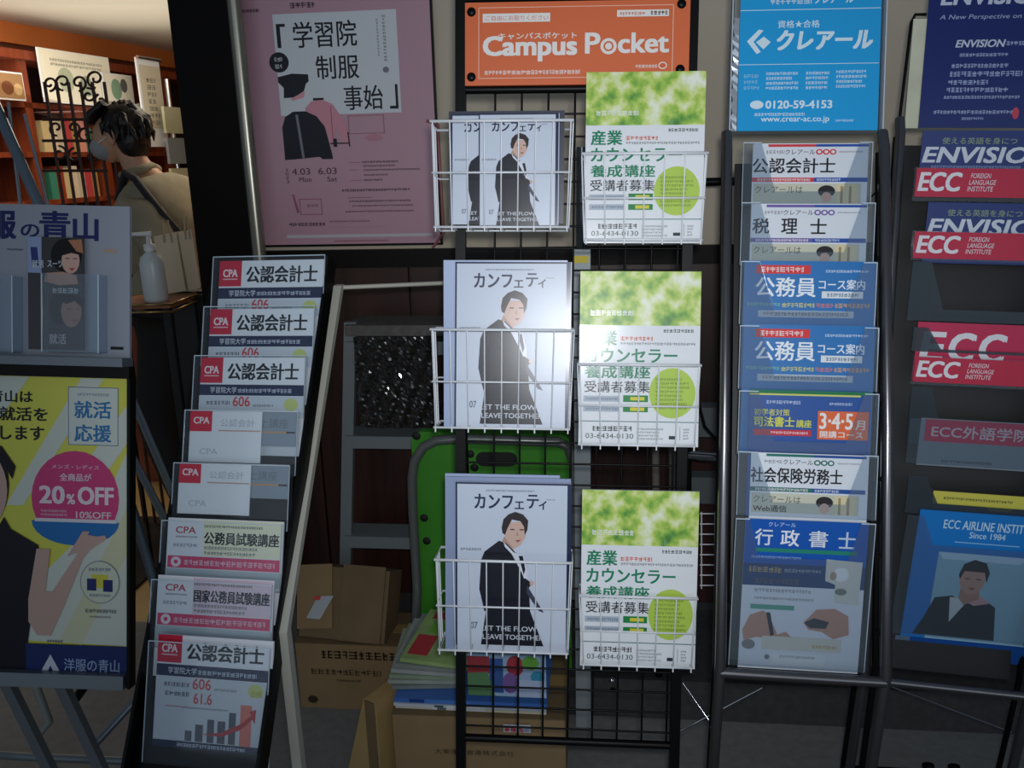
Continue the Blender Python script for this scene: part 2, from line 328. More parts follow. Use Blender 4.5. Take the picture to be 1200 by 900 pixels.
# the person in the shop
def person():
    D = 3.15; hc = atD(143, 158, D); g = hc.copy(); g.z = 0
    root = empty('person', pose(g, 0), 'person with short black hair, beige jacket and dark shoulder bag strap, walking in the shop', 'person')
    hz = hc.z
    JK = mat('beige_jacket', (140, 134, 112), .8, var=.15, scale=12, bump=.3); SK = mat('skin', (196, 150, 120), .55); TR = mat('black_trousers', (20, 20, 22), .8)
    HR = mat('black_hair', (12, 11, 12), .45, bump=.4, scale=60, var=.2)
    def skin(name, vs, es, mt, lvl=2, par=root):
        me = bpy.data.meshes.new(name); me.from_pydata([v[0] for v in vs], es, []); me.materials.append(mt)
        o = bpy.data.objects.new(name, me); COL.objects.link(o); o.parent = par
        o.modifiers.new('skin', 'SKIN').use_smooth_shade = True; o.modifiers.new('sub', 'SUBSURF').levels = lvl; o.modifiers['sub'].render_levels = lvl
        me.skin_vertices  # layer made by the modifier
        for i, v in enumerate(vs):
            d = me.skin_vertices[0].data[i]; d.radius = v[1] if isinstance(v[1], tuple) else (v[1], v[1]); d.use_root = (i == 0)
        for p in me.polygons: p.use_smooth = True
        return o
    sh = hz-.175
    # facing -x (to the left); y is across the shoulders; the trunk leans forward to the head
    body = skin('body', [((.14, 0, .92), (.10, .14)), ((.16, 0, 1.10), (.09, .12)), ((.12, 0, sh-.10), (.10, .15)), ((.06, 0, sh+.02), (.05, .07)), ((.03, 0, hz-.09), .046), ((.0, 0, hz), .06), ((-.005, 0, hz+.04), .06),
        ((.13, -.10, .88), .08), ((.04, -.10, .48), .055), ((.16, -.10, .08), .04), ((.03, -.10, .04), .035),
        ((.13, .10, .88), .08), ((.22, .10, .48), .055), ((.38, .10, .10), .04), ((.26, .10, .04), .035)],
        [(0, 1), (1, 2), (2, 3), (3, 4), (4, 5), (5, 6), (0, 7), (7, 8), (8, 9), (9, 10), (0, 11), (11, 12), (12, 13), (13, 14)], SK)
    skin('trousers', [((.14, 0, .95), (.13, .16)), ((.13, -.10, .86), .105), ((.04, -.10, .48), .085), ((.15, -.10, .10), .07), ((.13, .10, .86), .105), ((.22, .10, .48), .085), ((.36, .10, .12), .07)],
        [(0, 1), (1, 2), (2, 3), (0, 4), (4, 5), (5, 6)], TR)
    jk = skin('jacket', [((.15, 0, .93), (.17, .19)), ((.17, 0, 1.12), (.17, .19)), ((.13, 0, sh-.13), (.15, .19)), ((.07, 0, sh+.0), (.075, .10)),
        ((.14, -.20, sh-.07), .085), ((.26, -.27, sh-.27), .075), ((.10, -.29, sh-.42), .055), ((.14, .20, sh-.07), .085), ((.10, .26, sh-.30), .065), ((-.06, .22, sh-.42), .055)],
        [(0, 1), (1, 2), (2, 3), (2, 4), (4, 5), (5, 6), (2, 7), (7, 8), (8, 9)], JK)
    MB().tube([(.02, -.07, sh+.03), (.0, .0, sh+.0), (.02, .07, sh+.03), (.09, .06, sh+.05), (.10, 0, sh+.06), (.09, -.06, sh+.05)], .016, JK, 10, True).build('collar', root)
    for hx, hy, hzz in ((.04, -.295, sh-.47), (-.13, .21, sh-.45)):
        vs = [((hx, hy, hzz), .03), ((hx-.04, hy, hzz-.03), .03)]; es = [(0, 1)]
        for f in range(4):
            b = len(vs); y = hy-.027+f*.018; l = (.9, 1, .95, .75)[f]
            vs += [((hx-.06, y, hzz-.04), .009), ((hx-.06-.03*l, y, hzz-.065), .008), ((hx-.055-.04*l, y, hzz-.10), .007)]; es += [(1, b), (b, b+1), (b+1, b+2)]
        b = len(vs); vs += [((hx-.03, hy-.035, hzz-.03), .010), ((hx-.05, hy-.045, hzz-.06), .008)]; es += [(0, b), (b, b+1)]
        skin('hand', vs, es, SK, 1)
    # hair, ear, face, mask
    hb = MB(); hb.ball((.02, 0, hz+.035), (.084, .080, .085), HR, 20, 14); hb.ball((.042, 0, hz-.02), (.058, .070, .075), HR, 16, 10)
    rn = random.Random(4)
    for i in range(90):
        th = rn.uniform(-2.3, 2.3); ph = rn.uniform(-.2, 1.4); rr = Vector((math.cos(th)*math.cos(ph)*.082+.02, math.sin(th)*math.cos(ph)*.078, hz+.035+math.sin(ph)*.083))
        if rr.x < -.02 and rr.z < hz+.04: continue
        dn = Vector((rn.uniform(-.02, .03), rn.uniform(-.015, .015), -.055 if ph < .9 else -.02)); o_ = (rr-Vector((.02, 0, hz+.03))).normalized()
        hb.tube([rr-o_*.012, rr+o_*.006+dn*.4, rr+dn+o_*.002], [.013, .011, .002], HR, 5)
    for i in range(9):
        y = -.06+.015*i; hb.tube([(-.03, y*.8, hz+.11), (-.078, y, hz+.075), (-.088, y*1.05, hz+.035)], [.016, .014, .003], HR, 5)
    hb.build('hair', root)
    fb = MB(); fb.ball((-.045, 0, hz-.015), (.062, .066, .085), SK, 18, 12); fb.ball((-.105, 0, hz-.005), (.018, .013, .02), SK, 8, 6)
    for sgn in (-1, 1): fb.ball((.0, sgn*.078, hz-.01), (.018, .010, .03), SK, 8, 6); fb.ball((-.095, sgn*.03, hz+.012), (.010, .012, .007), mat('eye', (20, 16, 15), .3), 8, 6)
    fb.box(-.100, -.092, -.02, .02, hz-.062, hz-.055, mat('lips', (150, 80, 75), .5)); fb.build('face', root)
    mk = MB(); mk.ball((-.062, 0, hz-.045), (.062, .068, .048), mat('grey_mask', (150, 156, 158), .8), 16, 10); mk.tube([(-.06, -.066, hz-.03), (.0, -.082, hz-.0)], .002, WHITEW, 5); mk.build('face_mask', root, label='grey face mask')
    MB().tube([(.0, -.09, sh-.06), (.07, -.135, sh+.04), (.14, -.20, sh+.02), (.24, -.235, sh-.10), (.31, -.19, sh-.22), (.345, -.10, sh-.34), (.33, .0, sh-.42)], .014, mat('dark_strap', (24, 26, 34), .7), 8).build('shoulder_strap', root, label='dark shoulder strap')
person()

# sanitiser on a small wire table, tote bags
D = 2.62
tz = atD(175, 352, D); TB = pose((tz.x, tz.y, 0), 4)
tb = empty('wire_side_table', TB, 'small brass wire side table with a wooden top holding a pump bottle', 'table')
BRS = mat('brass_wire', (150, 128, 84), .3, .8)
MB().box(-.16, .10, -.08, .10, tz.z-.012, tz.z, wood('orange_wood_top', (120, 62, 30), (160, 92, 48), 2, .4)).build('tabletop', tb)
for zz in (.0, -.022): MB().tube([(-.165, -.085, tz.z+zz), (.105, -.085, tz.z+zz), (.105, .105, tz.z+zz), (-.165, .105, tz.z+zz)], .004, BRS, 6, True).build('rim', tb)
for a, b in ((-.16, -.08), (.10, -.08), (-.16, .10), (.10, .10)): MB().tube([(a, b, 0), (a, b, tz.z-.01)], .005, BLACK, 6).build('leg', tb)
bt = TB @ Vector((.032, -.02, tz.z)); bo = empty('pump_bottle', pose(bt), 'white plastic pump bottle of hand sanitiser on the wire side table', 'bottle')
PL = mat('white_bottle_plastic', (196, 204, 204), .35)
MB().lathe([(.0, 0), (.033, 0), (.036, .01), (.036, .115), (.03, .135), (.014, .148), (.014, .155)], PL, 18).build('bottle_body', bo)
MB().lathe([(.017, .153), (.017, .172), (.008, .174), (.006, .20), (0, .20)], mat('pump_white', (214, 216, 214), .4), 14).build('pump_collar', bo)
MB().tube([(.012, 0, .203), (-.045, -.01, .203), (-.052, -.012, .188)], [.008, .005, .004], MATS['pump_white'], 8).build('nozzle', bo)
for i, (x0, x1, lab) in enumerate(((193, 219, 'wide cream paper carrier bag right of the pump bottle'), (221, 236, 'narrow cream paper carrier bag right beside the wider one'))):
    a = atD(x0, 345-i*4, 2.75); b = atD(x1, 345-i*4, 2.75); h = .185; wd = b.x-a.x
    bgm = empty('carrier_bag', pose(a, 3), lab, 'bag')
    m_ = MB(); m_.hexa([(0, 0, 0), (wd, 0, .01), (wd, .07, .01), (0, .07, 0), (-.012, 0, h), (wd-.008, 0, h+.012), (wd-.008, .05, h+.012), (-.012, .05, h)], mat('cream_bag_paper', (198, 184, 158), .7, var=.04, scale=8)); m_.build('bag_body', bgm)
    MB().tube([(wd*.3, -.002, h-.02), (wd*.35, -.004, h+.05), (wd*.6, -.004, h+.05), (wd*.65, -.002, h-.02)], .003, mat('cream_cord', (170, 156, 130), .8), 6).build('handle', bgm)
    if i == 0: bgst = a
# low black plinth carrying bags
MB().box(bgst.x-.01, bgst.x+.17, bgst.y-.01, bgst.y+.12, 0, bgst.z-.001, mat('black_plinth', (18, 18, 19), .5)).build('display_plinth', label='dark narrow display plinth under the cream carrier bags', category='plinth')
# wooden display board deeper in the shop
pb = atD(205, 455, 3.9)
MB().box(pb.x-.25, pb.x+.35, pb.y, pb.y+.05, 0.0, 1.25, wood('orange_brown_board', (110, 50, 26), (150, 76, 40), 2, .4)).build('wooden_counter_front', label='orange-brown wooden counter front low behind the person', category='counter')

#@@POSTER
PWL = pose((atY(284, 0, YW-.02).x, YW-.02, 1.6), 0)
ps = Sheet('wall_poster', PWL, (284, -70, 508, 286), 'large dusty pink school-uniform exhibition poster on the cream wall', 'poster', thick=.004, body=mat('pink_paper', (182, 142, 154), .35, spec=.4))
PK = (150, 90, 104); W2 = (206, 210, 214); BK = (24, 25, 34)
def q(x, y): return (270+x/4, y/4)
ps.art([('r', 328, 8, 470, 126, W2), ('t', '学習院', *q(320, 70), *q(615, 190), BK, .01), ('t', '制服', *q(415, 228), *q(615, 338), BK, .01), ('t', '事始', *q(535, 372), *q(718, 486), BK, .01),
    ('r', *q(244, 76), *q(262, 186), BK), ('r', *q(244, 76), *q(286, 90), BK), ('r', *q(776, 372), *q(788, 484), BK), ('r', *q(748, 472), *q(788, 486), BK),
    ('e', 331, 63, 11.5, 11.8, BK), ('d', 326, 57, 336, 70, W2, 2),
    ('p', [q(232, 320), q(300, 306), q(376, 312), q(376, 345), q(362, 356), q(350, 390), q(300, 418), q(252, 420), q(256, 372), q(232, 345)], BK),
    ('p', [q(282, 425), q(355, 390), q(345, 425), q(310, 450)], (214, 150, 158)), ('p', [q(270, 440), q(345, 420), q(350, 470), q(290, 490), q(272, 500)], W2),
    ('p', [q(232, 560), q(250, 510), q(290, 485), q(350, 485), q(400, 510), q(435, 560), q(462, 700), q(462, 718), q(415, 718), q(400, 706), q(300, 714), q(232, 718)], BK),
    ('p', [q(300, 500), q(312, 500), q(328, 710), q(316, 710)], (120, 120, 130)),
    ('p', [q(350, 470), q(380, 440), q(430, 430), q(480, 455), q(520, 520), q(545, 600), q(545, 640), q(520, 640), q(490, 560), q(470, 640), q(455, 640), q(435, 560), q(400, 510), q(350, 485)], (204, 140, 152)),
    ('p', [q(390, 424), q(440, 424), q(440, 434), q(390, 436)], BK), ('r', 387, 116, 388, 164, PK), ('p', [q(540, 590), q(546, 590), q(550, 660), q(544, 660)], BK), ('r', 384, 160, 407, 161.5, BK), ('r', 388, 155, 392, 165, BK),
    ('o', 407, 128, 449, 150, .7, PK), ('e', 436, 155, 10, 4, (186, 128, 142)), ('t', '4.03', 335, 190, 357, 198, PK if 0 else (70, 50, 60), .0), ('t', '6.03', 367, 190, 389, 198, (70, 50, 60), .0),
    ('t', 'Mon', 343, 201, 358, 207, (70, 50, 60), 0), ('t', 'Sat', 377, 201, 389, 207, (70, 50, 60), 0), ('t', '2\n0\n2\n3', 327, 190, 331, 208, (70, 50, 60), 0),
    ('d', 420, 183, 463, 185.5, (80, 60, 70)), ('d', 421, 188, 460, 190, (80, 60, 70)), ('d', 421, 193, 488, 195, (80, 60, 70)), ('d', 421, 199, 450, 201, (90, 70, 80)), ('d', 421, 205, 443, 207.5, (80, 60, 70)),
    ('d', 405, 184, 418, 185, PK), ('d', 405, 193, 416, 194, PK), ('d', 405, 206, 418, 207, PK), ('d', 394, 217, 475, 220, (70, 50, 60)), ('d', 400, 227, 430, 228.5, PK), ('d', 402, 231, 475, 233.5, (90, 70, 80)), ('d', 405, 237, 478, 239, (90, 70, 80)), ('d', 396, 244, 478, 246, (90, 70, 80)),
    ('o', 341, 228, 368, 248, .8, PK), ('p', [(335, 222), (340, 245), (337, 246), (333, 222)], PK), ('d', 350, 235, 364, 238, PK), ('d', 326, 258, 370, 262, (70, 50, 60)), ('d', 376, 256, 425, 258, PK), ('d', 376, 263, 440, 265, (206, 160, 172)),
    ('r', 322, 273.5, 500, 277.5, (190, 184, 188)), ('d', 380, 281, 446, 283, PK), ('d', 291, 1, 313, 4.5, (70, 50, 60)), ('d', 350, -4, 378, 2, (70, 50, 60)), ('d', 447, 18, 449, 60, (140, 140, 150), 12), ('d', 454, 14, 457, 66, (120, 120, 130), 14), ('e', 455, 76, 3.5, 3.5, (120, 120, 130))], rough=.3)
frm = MB()
for sx in (-.006, ps.W+.001): frm.box(sx, sx+.005, -.002, .010, -ps.H-.004, .004, BLACK)
frm.box(-.006, ps.W+.006, -.002, .010, -ps.H-.006, -ps.H, BLACK); frm.build('frame', ps.o)
e_ = pose((atY(512, 214, YW-.05).x-.018, YW-.055, atY(512, 214, YW).z))
MB().tube([(0, 0, .16), (.03, -.01, .15), (.035, -.02, -.13), (0, 0, -.17)], .004, mat('pinkish_hanger_wire', (150, 90, 88), .4)).build('wire_bracket', None, e_, label='thin reddish wire bracket on the wall at the right edge of the pink poster', category='bracket')

#@@CAMPUS
CP = pose((-.255, 1.598, 1.642), 2.4, 9.5, 1.1)
FL = -(1.642)/math.cos(R(9.5))
cr = empty('pamphlet_stand', CP, 'black tubular pamphlet stand with an orange sign and wire grid, in the centre', 'stand')
for x in (0, .405): MB().box(x-.009, x+.009, -.009, .009, FL+.012, .16, BLACK).build('post', cr)
zb = on(CP, 670, 869)[1]; zt = on(CP, 670, 104)[1]
for zz in (zb, zt, on(CP, 670, -3)[1]): MB().tube([(.005, 0, zz), (.40, 0, zz)], .0075, BLACK, 10).build('crossbar', cr)
g = MB(); gx = [on(CP, x, 600)[0] for x in range(578, 800, 30)]
for x in gx: g.tube([(x, .012, zb), (x, .012, zt)], .0021, BLACK, 5)
z = zb+.02
while z < zt: g.tube([(.0, .009, z), (.405, .009, z)], .0021, BLACK, 5); z += .0395
g.build('wire_grid', cr, kind='stuff')
for x in (0, .405): MB().box(x-.01, x+.01, -.16, .22, FL, FL+.02, BLACK).build('foot', cr)
OR = (214, 106, 62)
sg = Sheet('sign_board', CP, (545, 1, 808, 99), 'x', 'sign', off=.012, thick=.006, body=mat('orange_sign', OR, .35)); sgo = sg.o
for k_ in ('label', 'category'): del sgo[k_]
sgo.parent = cr; sgo.matrix_local = CP.inverted() @ sg.M
def c3(x, y): return (500+x*.3, y*.3)
OW = (228, 226, 222)
sg.art([('o', 561, 7, 789, 91, .7, (238, 200, 180)), ('r', *c3(220, 48), *c3(485, 82), OW), ('t', 'ご自由にお取りください', *c3(232, 56), *c3(478, 76), OR, .0), ('r', *c3(745, 42), *c3(945, 68), OW), ('d', *c3(755, 50), *c3(855, 62), OR), ('d', *c3(875, 46), *c3(940, 62), (90, 60, 50)),
    ('t', 'キャンパスポケット', *c3(282, 124), *c3(590, 150), OW, .02), ('t', 'Campus', *c3(220, 136), *c3(592, 238), OW, .045), ('t', 'P', *c3(622, 128), *c3(682, 210), OW, .045), ('t', 'cket', *c3(750, 130), *c3(948, 210), OW, .045),
    ('e', *c3(714, 182), 9.5, 9.5, OW), ('e', *c3(714, 182), 6, 6, OR), ('e', *c3(714, 182), 4, 4, OW), ('d', *c3(228, 272), *c3(602, 288), OW), ('d', *c3(820, 256), *c3(905, 268), OW), ('e', *c3(925, 260), 5, 4.2, OW), ('e', *c3(925, 260), 3.8, 3, OR)])
for bx, by in ((175, 40), (993, 22), (175, 296), (993, 275)):
    u, v = sg.fx(*c3(bx, by)); MB().lathe([(0, .003), (.005, .003), (.008, 0), (.008, -.001)], BLACK, 14).build('rivet', sgo, Matrix.Translation((u, -.001, v)) @ Matrix.Rotation(R(90), 4, 'X'))

def basket(label, x0, x1, yr, ym, yb, n, deep=.075, inner=True):
    """white wire basket hooked on the grid: rim at yr, middle wire ym, floor yb (front face, measured)"""
    a, zr = on(CP, x0, yr, deep); b, _ = on(CP, x1, yr, deep); zm = on(CP, (x0+x1)/2, ym, deep)[1]; z0 = on(CP, (x0+x1)/2, yb, deep)[1]
    o = tag(empty('wire_basket', CP @ Matrix.Translation((a, 0, zr))), label, 'basket', 'white wire baskets on the black stand')
    W = b-a; H = zr-z0; hm = zr-zm; s = .006     # narrower below
    def loop(z, k, r): return MB().tube([(k, .004, z), (k, -deep, z), (W-k, -deep, z), (W-k, .004, z)], r, WHITEW, 8, True)
    loop(0, 0, .0026).build('rim', o); loop(-hm, s*.5, .0018).build('middle_hoop', o); loop(-H, s, .0022).build('bottom_hoop', o)
    m = MB()
    for i in range(n):
        t = i/(n-1); xt = .004+(W-.008)*t; xb = s+.003+(W-2*s-.006)*t
        m.tube([(xt, -deep, 0), (xb, -deep, -H), (xb, -.0, -H)], .0013, WHITEW, 6); m.tube([(xb, -deep-.001, -H), (xb, -deep-.001, -H-.008)], .0014, WHITEW, 6)
    for sx in (0, 1):
        for k in range(1, 4):
            y = -deep*k/4; xt = 0 if sx == 0 else W; xb = s if sx == 0 else W-s; m.tube([(xt, y, 0), (xb, y, -H)], .0013, WHITEW, 6)
    m.build('upright_wires', o)
    h = MB()
    for x in (W*.2, W*.8): h.tube([(x, .004, -.0), (x, .014, .0), (x, .016, -.02)], .002, WHITEW, 6)
    h.build('hooks', o); return o
BKT = [basket('white wire basket at the top of the black stand, holding smaller magazines', 504, 672, 142, 202, 266, 9),
       basket('white wire basket in the middle of the black stand, holding magazines', 504, 673, 386, 448, 502, 9),
       basket('white wire basket low on the left of the black stand, holding magazines', 509, 671, 656, 712, 764, 9),
       basket('white wire basket at the top right of the black stand, holding green and white flyers', 682, 830, 180, 232, 281, 7, .055),
       basket('white wire basket in the middle right of the black stand, holding green and white flyers', 677, 822, 427, 476, 522, 7, .055),
       basket('white wire basket low on the right of the black stand, holding green and white flyers', 679, 818, 698, 741, 781, 7, .055)]
def cover(x0, y0, k, h=200, dy=0):
    """magazine cover drawn in a 134 x 200 frame at x0, y0 with scale k"""
    def p(x, y): return (x0+x*k, y0+(y+dy)*k)
    def P(*a): return [p(*t) for t in a]
    HA = (48, 38, 40); SKN = (205, 172, 158); SU = (24, 25, 36); SH = (214, 220, 232); SHD = (176, 144, 132)
    L = [('r', x0, y0, x0+2*k, y0+h*k, NAVY), ('r', x0+130*k, y0, x0+135*k, y0+h*k, NAVY), ('r', x0, y0, x0+134*k, y0+2*k, NAVY),
         ('t', 'カンフ', *p(22, 13), *p(67, 30), NAVY, .03), ('t', 'ェ', *p(69, 21), *p(80, 30), NAVY, .03), ('t', 'テ', *p(83, 13), *p(97, 29), NAVY, .03), ('t', 'ィ', *p(97, 20), *p(106, 30), NAVY, .03), ('d', *p(36, 8), *p(92, 10), (120, 125, 140)), ('r', *p(106, 18), *p(116, 19), (150, 155, 165)), ('d', *p(6, 76), *p(30, 79), (110, 115, 130))]
    if h >= 150: L += [('p', P((36, 149), (88, 149), (104, 190), (30, 190)), SU)]
    L += [('p', P((57, 46), (83, 44), (82, 62), (76, 72), (68, 76), (58, 66)), SKN), ('p', P((57, 62), (68, 76), (70, 84), (60, 82), (54, 70)), SHD),
         ('p', P((54, 52), (56, 42), (62, 36), (70, 33), (79, 36), (85, 43), (84, 54), (81, 60), (80, 50), (76, 44), (66, 42), (61, 52), (58, 60), (55, 58)), HA),
         ('r', *p(64, 53), *p(69, 54.3), HA), ('r', *p(75, 53), *p(80, 54.3), HA), ('p', P((70, 66), (77, 65), (73, 68.5)), (150, 80, 80)), ('p', P((72, 55), (74, 61), (71, 61)), SHD),
         ('p', P((51, 67), (60, 70), (70, 80), (78, 86), (86, 115), (88, 150), (34, 150), (28, 124), (30, 90), (34, 80)), SU),
         ('p', P((56, 68), (68, 80), (80, 84), (84, 100), (86, 124), (78, 104), (66, 82), (58, 74)), SH), ('p', P((74, 84), (79, 84), (82, 100), (80, 106)), SU),
         ('p', P((60, 118), (82, 110), (90, 116), (84, 124), (64, 126)), SU), ('p', P((84, 118), (94, 134), (104, 150), (98, 148), (84, 128)), (60, 64, 86)), ('p', P((88, 112), (92, 114), (91, 119), (87, 117)), SKN),
         ('d', *p(38, 100), *p(60, 101), (40, 42, 58))]
    if h >= 150: L += [('t', 'LET THE FLOW', *p(30, 167), *p(96, 173), (200, 205, 215), .02), ('t', 'LEAVE TOGETHER', *p(32, 177), *p(104, 183), (200, 205, 215), .02), ('t', '07', *p(18, 163), *p(26, 171), (90, 98, 120), .01)]
    else: L += [('p', P((92, 132), (126, 100), (130, 104), (130, 134), (96, 136)), (84, 92, 120)), ('d', *p(50, 128), *p(84, 131), (180, 190, 205))]
    return L
def mag(box, off, label, k=1, h=200, spine=True, body=mat('magazine_cover_paper', (196, 206, 222), .3, spec=.45), thick=.005, group='magazines in the wire baskets', draw=True, dy=0, tilt=0):
    s = Sheet('magazine', CP, box, label, 'magazine', group, off=off, thick=thick, body=body, tilt=tilt)
    if draw: s.art(cover(box[0], box[1], k, h, dy), rough=.24)
    return s
# top basket: two staggered small magazines, dark-backed one behind
mag((526, 130, 661, 262), .022, 'dark-edged magazine standing at the back of the top wire basket', draw=False, body=mat('navy_cover', (40, 46, 66), .4), thick=.004)
mag((529, 134, 622, 263), .030, 'small pale magazine half hidden at the left of the top wire basket', .68, 192, draw=True)
mag((561, 133, 655, 264), .039, 'small pale magazine with a dark-suited man in front in the top wire basket', .69, 191)
# middle and bottom baskets
mag((520, 305, 664, 502), .028, 'pale blue magazine at the back of the middle wire basket', draw=False, body=mat('pale_blue_cover', (160, 176, 208), .35))
s = mag((533, 307, 669, 502), .032, 'pale magazine with a suited man in front in the middle wire basket', 1, 195, tilt=-3.2)
mag((522, 556, 655, 762), .026, 'pale blue magazine furthest back in the bottom wire basket', draw=False, body=MATS['pale_blue_cover'])
mag((523, 560, 668, 763), .034, 'blue-grey magazine between the two others in the bottom wire basket', draw=False, body=mat('blue_grey_cover', (138, 152, 184), .35))
mag((534, 566, 669, 763), .044, 'pale magazine with a suited man in front in the bottom wire basket', 1, 197)
# flyers
GR = (34, 128, 92); LG = (176, 204, 84)
def flyer(x0, y0, x1, y1, off, label, tilt=0):
    s = Sheet('flyer', CP, (x0, y0, x1, y1), label, 'flyer', 'green and white course flyers', off=off, thick=.006, body=mat('flyer_paper', (226, 230, 234), .16, spec=.5), tilt=tilt)
    kx = (x1-x0)/135; ky = (y1-y0)/208
    def b(a, c, d, e): return (x0+a*kx, y0+c*ky, x0+d*kx, y0+e*ky)
    def T(t, a, c, d, e, col, bo=.03): return ('t', t, *b(a, c, d, e), col, bo)
    L = [('leaf', *b(0, 0, 135, 64)), ('d', *b(12, 46, 60, 52), (235, 240, 235)), ('d', *b(94, 68, 128, 72), (80, 90, 90)), ('e', x0+97*kx, y0+60*ky, 1.6, 3.6, (120, 160, 110)),
         T('産業', 6, 70, 42, 88, GR), ('d', *b(46, 77, 82, 82), (214, 110, 90)), ('d', *b(46, 84, 130, 87), (130, 135, 140)), T('カウンセラー', 6, 91, 110, 108, GR), T('養成講座', 6, 112, 80, 127, GR), T('受講者募集', 6, 130, 80, 144, (48, 52, 60), .01),
         ('r', *b(5, 148, 46, 155), (170, 182, 196)), ('r', *b(5, 160, 46, 167), (170, 182, 196)), ('d', *b(8, 150, 44, 153), (120, 130, 145)), ('d', *b(8, 162, 44, 165), (120, 130, 145)),
         ('r', *b(50, 147, 78, 155), (40, 130, 70)), ('r', *b(50, 160, 78, 167), (40, 130, 70)), ('r', *b(58, 149, 74, 153), (214, 206, 60)), ('r', *b(58, 161.5, 74, 165.5), (214, 206, 60)),
         ('e', x0+105*kx, y0+144*ky, 26*kx, 30*ky, LG), ('d', *b(86, 126, 124, 163), (120, 150, 60), 8), ('r', *b(0, 178, 135, 179), (80, 120, 120)), ('d', *b(16, 184, 60, 190), (60, 66, 70)), T('03-6434-0130', 8, 193, 62, 199, (60, 80, 80), 0),
         ('d', *b(66, 186, 96, 200), (150, 156, 160), 4), ('r', *b(102, 195, 110, 199), (50, 54, 60)), ('r', *b(114, 184, 114.6, 200), (140, 145, 150)), ('d', *b(118, 186, 125, 199), (130, 136, 144), 4)]
    s.art(L, rough=.16); return s
flyer(686, 84, 825, 285, .040, 'green and white flyer at the top right, its upper half rising above the wire basket')
flyer(679, 318, 820, 523, .028, 'green and white flyer in the middle row beside the middle magazines', tilt=-2.6)
flyer(681, 575, 817, 782, .040, 'green and white flyer in the bottom row, beside the bottom magazines')

#@@CPA
CA = pose((-.760, 1.607, 1.268), -4.6, 32.8, -1.0)
ca = empty('pocket_rack', CA, 'black rack of eight clear pockets with accounting brochures, left of the centre', 'rack')
Wc = .222
MB().box(-.008, Wc+.012, .040, .045, -.93, .004, BLACK).build('back_panel', ca)
for x in (-.008, Wc+.006): MB().box(x, x+.006, .010, .042, -.93, .006, BLACK).build('side_panel', ca)
TL = 13
LX = [(253, 303), (242, 360), (231, 417), (220, 480), (207, 541), (193, 607), (181, 675), (178, 745)]
RX = [(381, 301), (369, 360), (359, 417), (350, 481), (341, 543), (332, 611), (321, 681), (319, 754)]
def pocket(parent, P, xl_, xr_, y, H, tilt, deep=.014, notch=None, mat_=ACR, off=0, name='pocket', edge=True):
    """clear pocket hung with its front's top edge on sight line y of plane P"""
    u, v = on(P, xl_, y, off); u2, _ = on(P, xr_, y, off); W = u2-u
    M = parent.matrix_world.inverted() @ P @ Matrix.Translation((u, -off, v)) @ Matrix.Rotation(R(tilt), 4, 'X')
    m = MB(); t = .0012
    if notch:
        a, b_, c_, d_, dp = notch
        m.prism([(0, -H), (W, -H), (W, 0), (W*d_, 0), (W*c_, -H*dp), (W*b_, -H*dp), (W*a, 0), (0, 0)], -deep/2, -deep/2+t, mat_)
    else: m.box(0, W, -deep/2, -deep/2+t, -H, 0, mat_)
    m.box(0, W, -deep/2, deep/2, -H-t, -H, ACR)
    for x in (0, W-t): m.box(x, x+t, -deep/2+t, deep/2, -H, 0, ACR)
    o = m.build(name, parent, M)
    if edge:
        e = MB()
        for (a0, a1) in (((0, W),) if not notch else ((0, W*notch[0]), (W*notch[3], W))): e.box(a0, a1, -deep/2-.0004, -deep/2+.0016, -.0012, .0004, ACRE)
        for x in (-.0004, W-.0008): e.box(x, x+.0012, -deep/2, -deep/2+.0016, -H, 0, ACRE)
        e.build('polished_edge', o)
    return o, W
for i in range(8):
    y = LX[i][1]; H = .115 if i < 7 else .20
    pocket(ca, CA, LX[i][0]-1, RX[i][0]+1, (LX[i][1]+RX[i][1])/2, H, TL)
CR = (196, 28, 58); PG = (196, 203, 212)
def cpa_cover(x0, y0, x1, k):
    def b(a, c, d, e): return (x0+a*k, y0+c*k, x0+d*k, y0+e*k)
    return [('r', *b(0, 0, 29, 33), CR), ('t', 'CPA', *b(5, 11, 24, 21), (236, 220, 224), .04), ('r', *b(5, 23, 24, 24.5), (226, 180, 190)), ('t', '公認会計士', *b(35, 7, 126, 29), (22, 26, 30), .03), ('r', *b(0, 35, 134, 49), NAVY),
            ('t', '学習院大学', *b(14, 38, 48, 46), (220, 225, 235), .0), ('d', *b(50, 40, 118, 45), (190, 196, 214)), ('r', *b(0, 50, 134, 128), PG),
            ('t', '606', *b(44, 50, 66, 63), (196, 60, 60), .02), ('d', *b(10, 56, 40, 61), (90, 95, 105)), ('d', *b(70, 60, 96, 63), (120, 125, 130)), ('e', x0+118*k, y0+60*k, 9*k, 8*k, (190, 200, 120))]
lab = ['topmost white-and-red accounting brochure in the clear pocket rack', 'second accounting brochure from the top of the clear pocket rack', 'third accounting brochure from the top, just above the plain white ones']
for i in range(3):
    x0, y0 = LX[i]; x1 = RX[i][0]; k = (x1-x0-5)/134
    s = Sheet('brochure', CA, (x0+2, y0+2, x1-3, y0+118), lab[i], 'brochure', 'brochures in the clear pocket rack', thick=.004, tilt=TL, off=.0, body=mat('brochure_paper', (222, 226, 232), .35)); s.art(cpa_cover(x0+2, y0+2, x1-3, k))
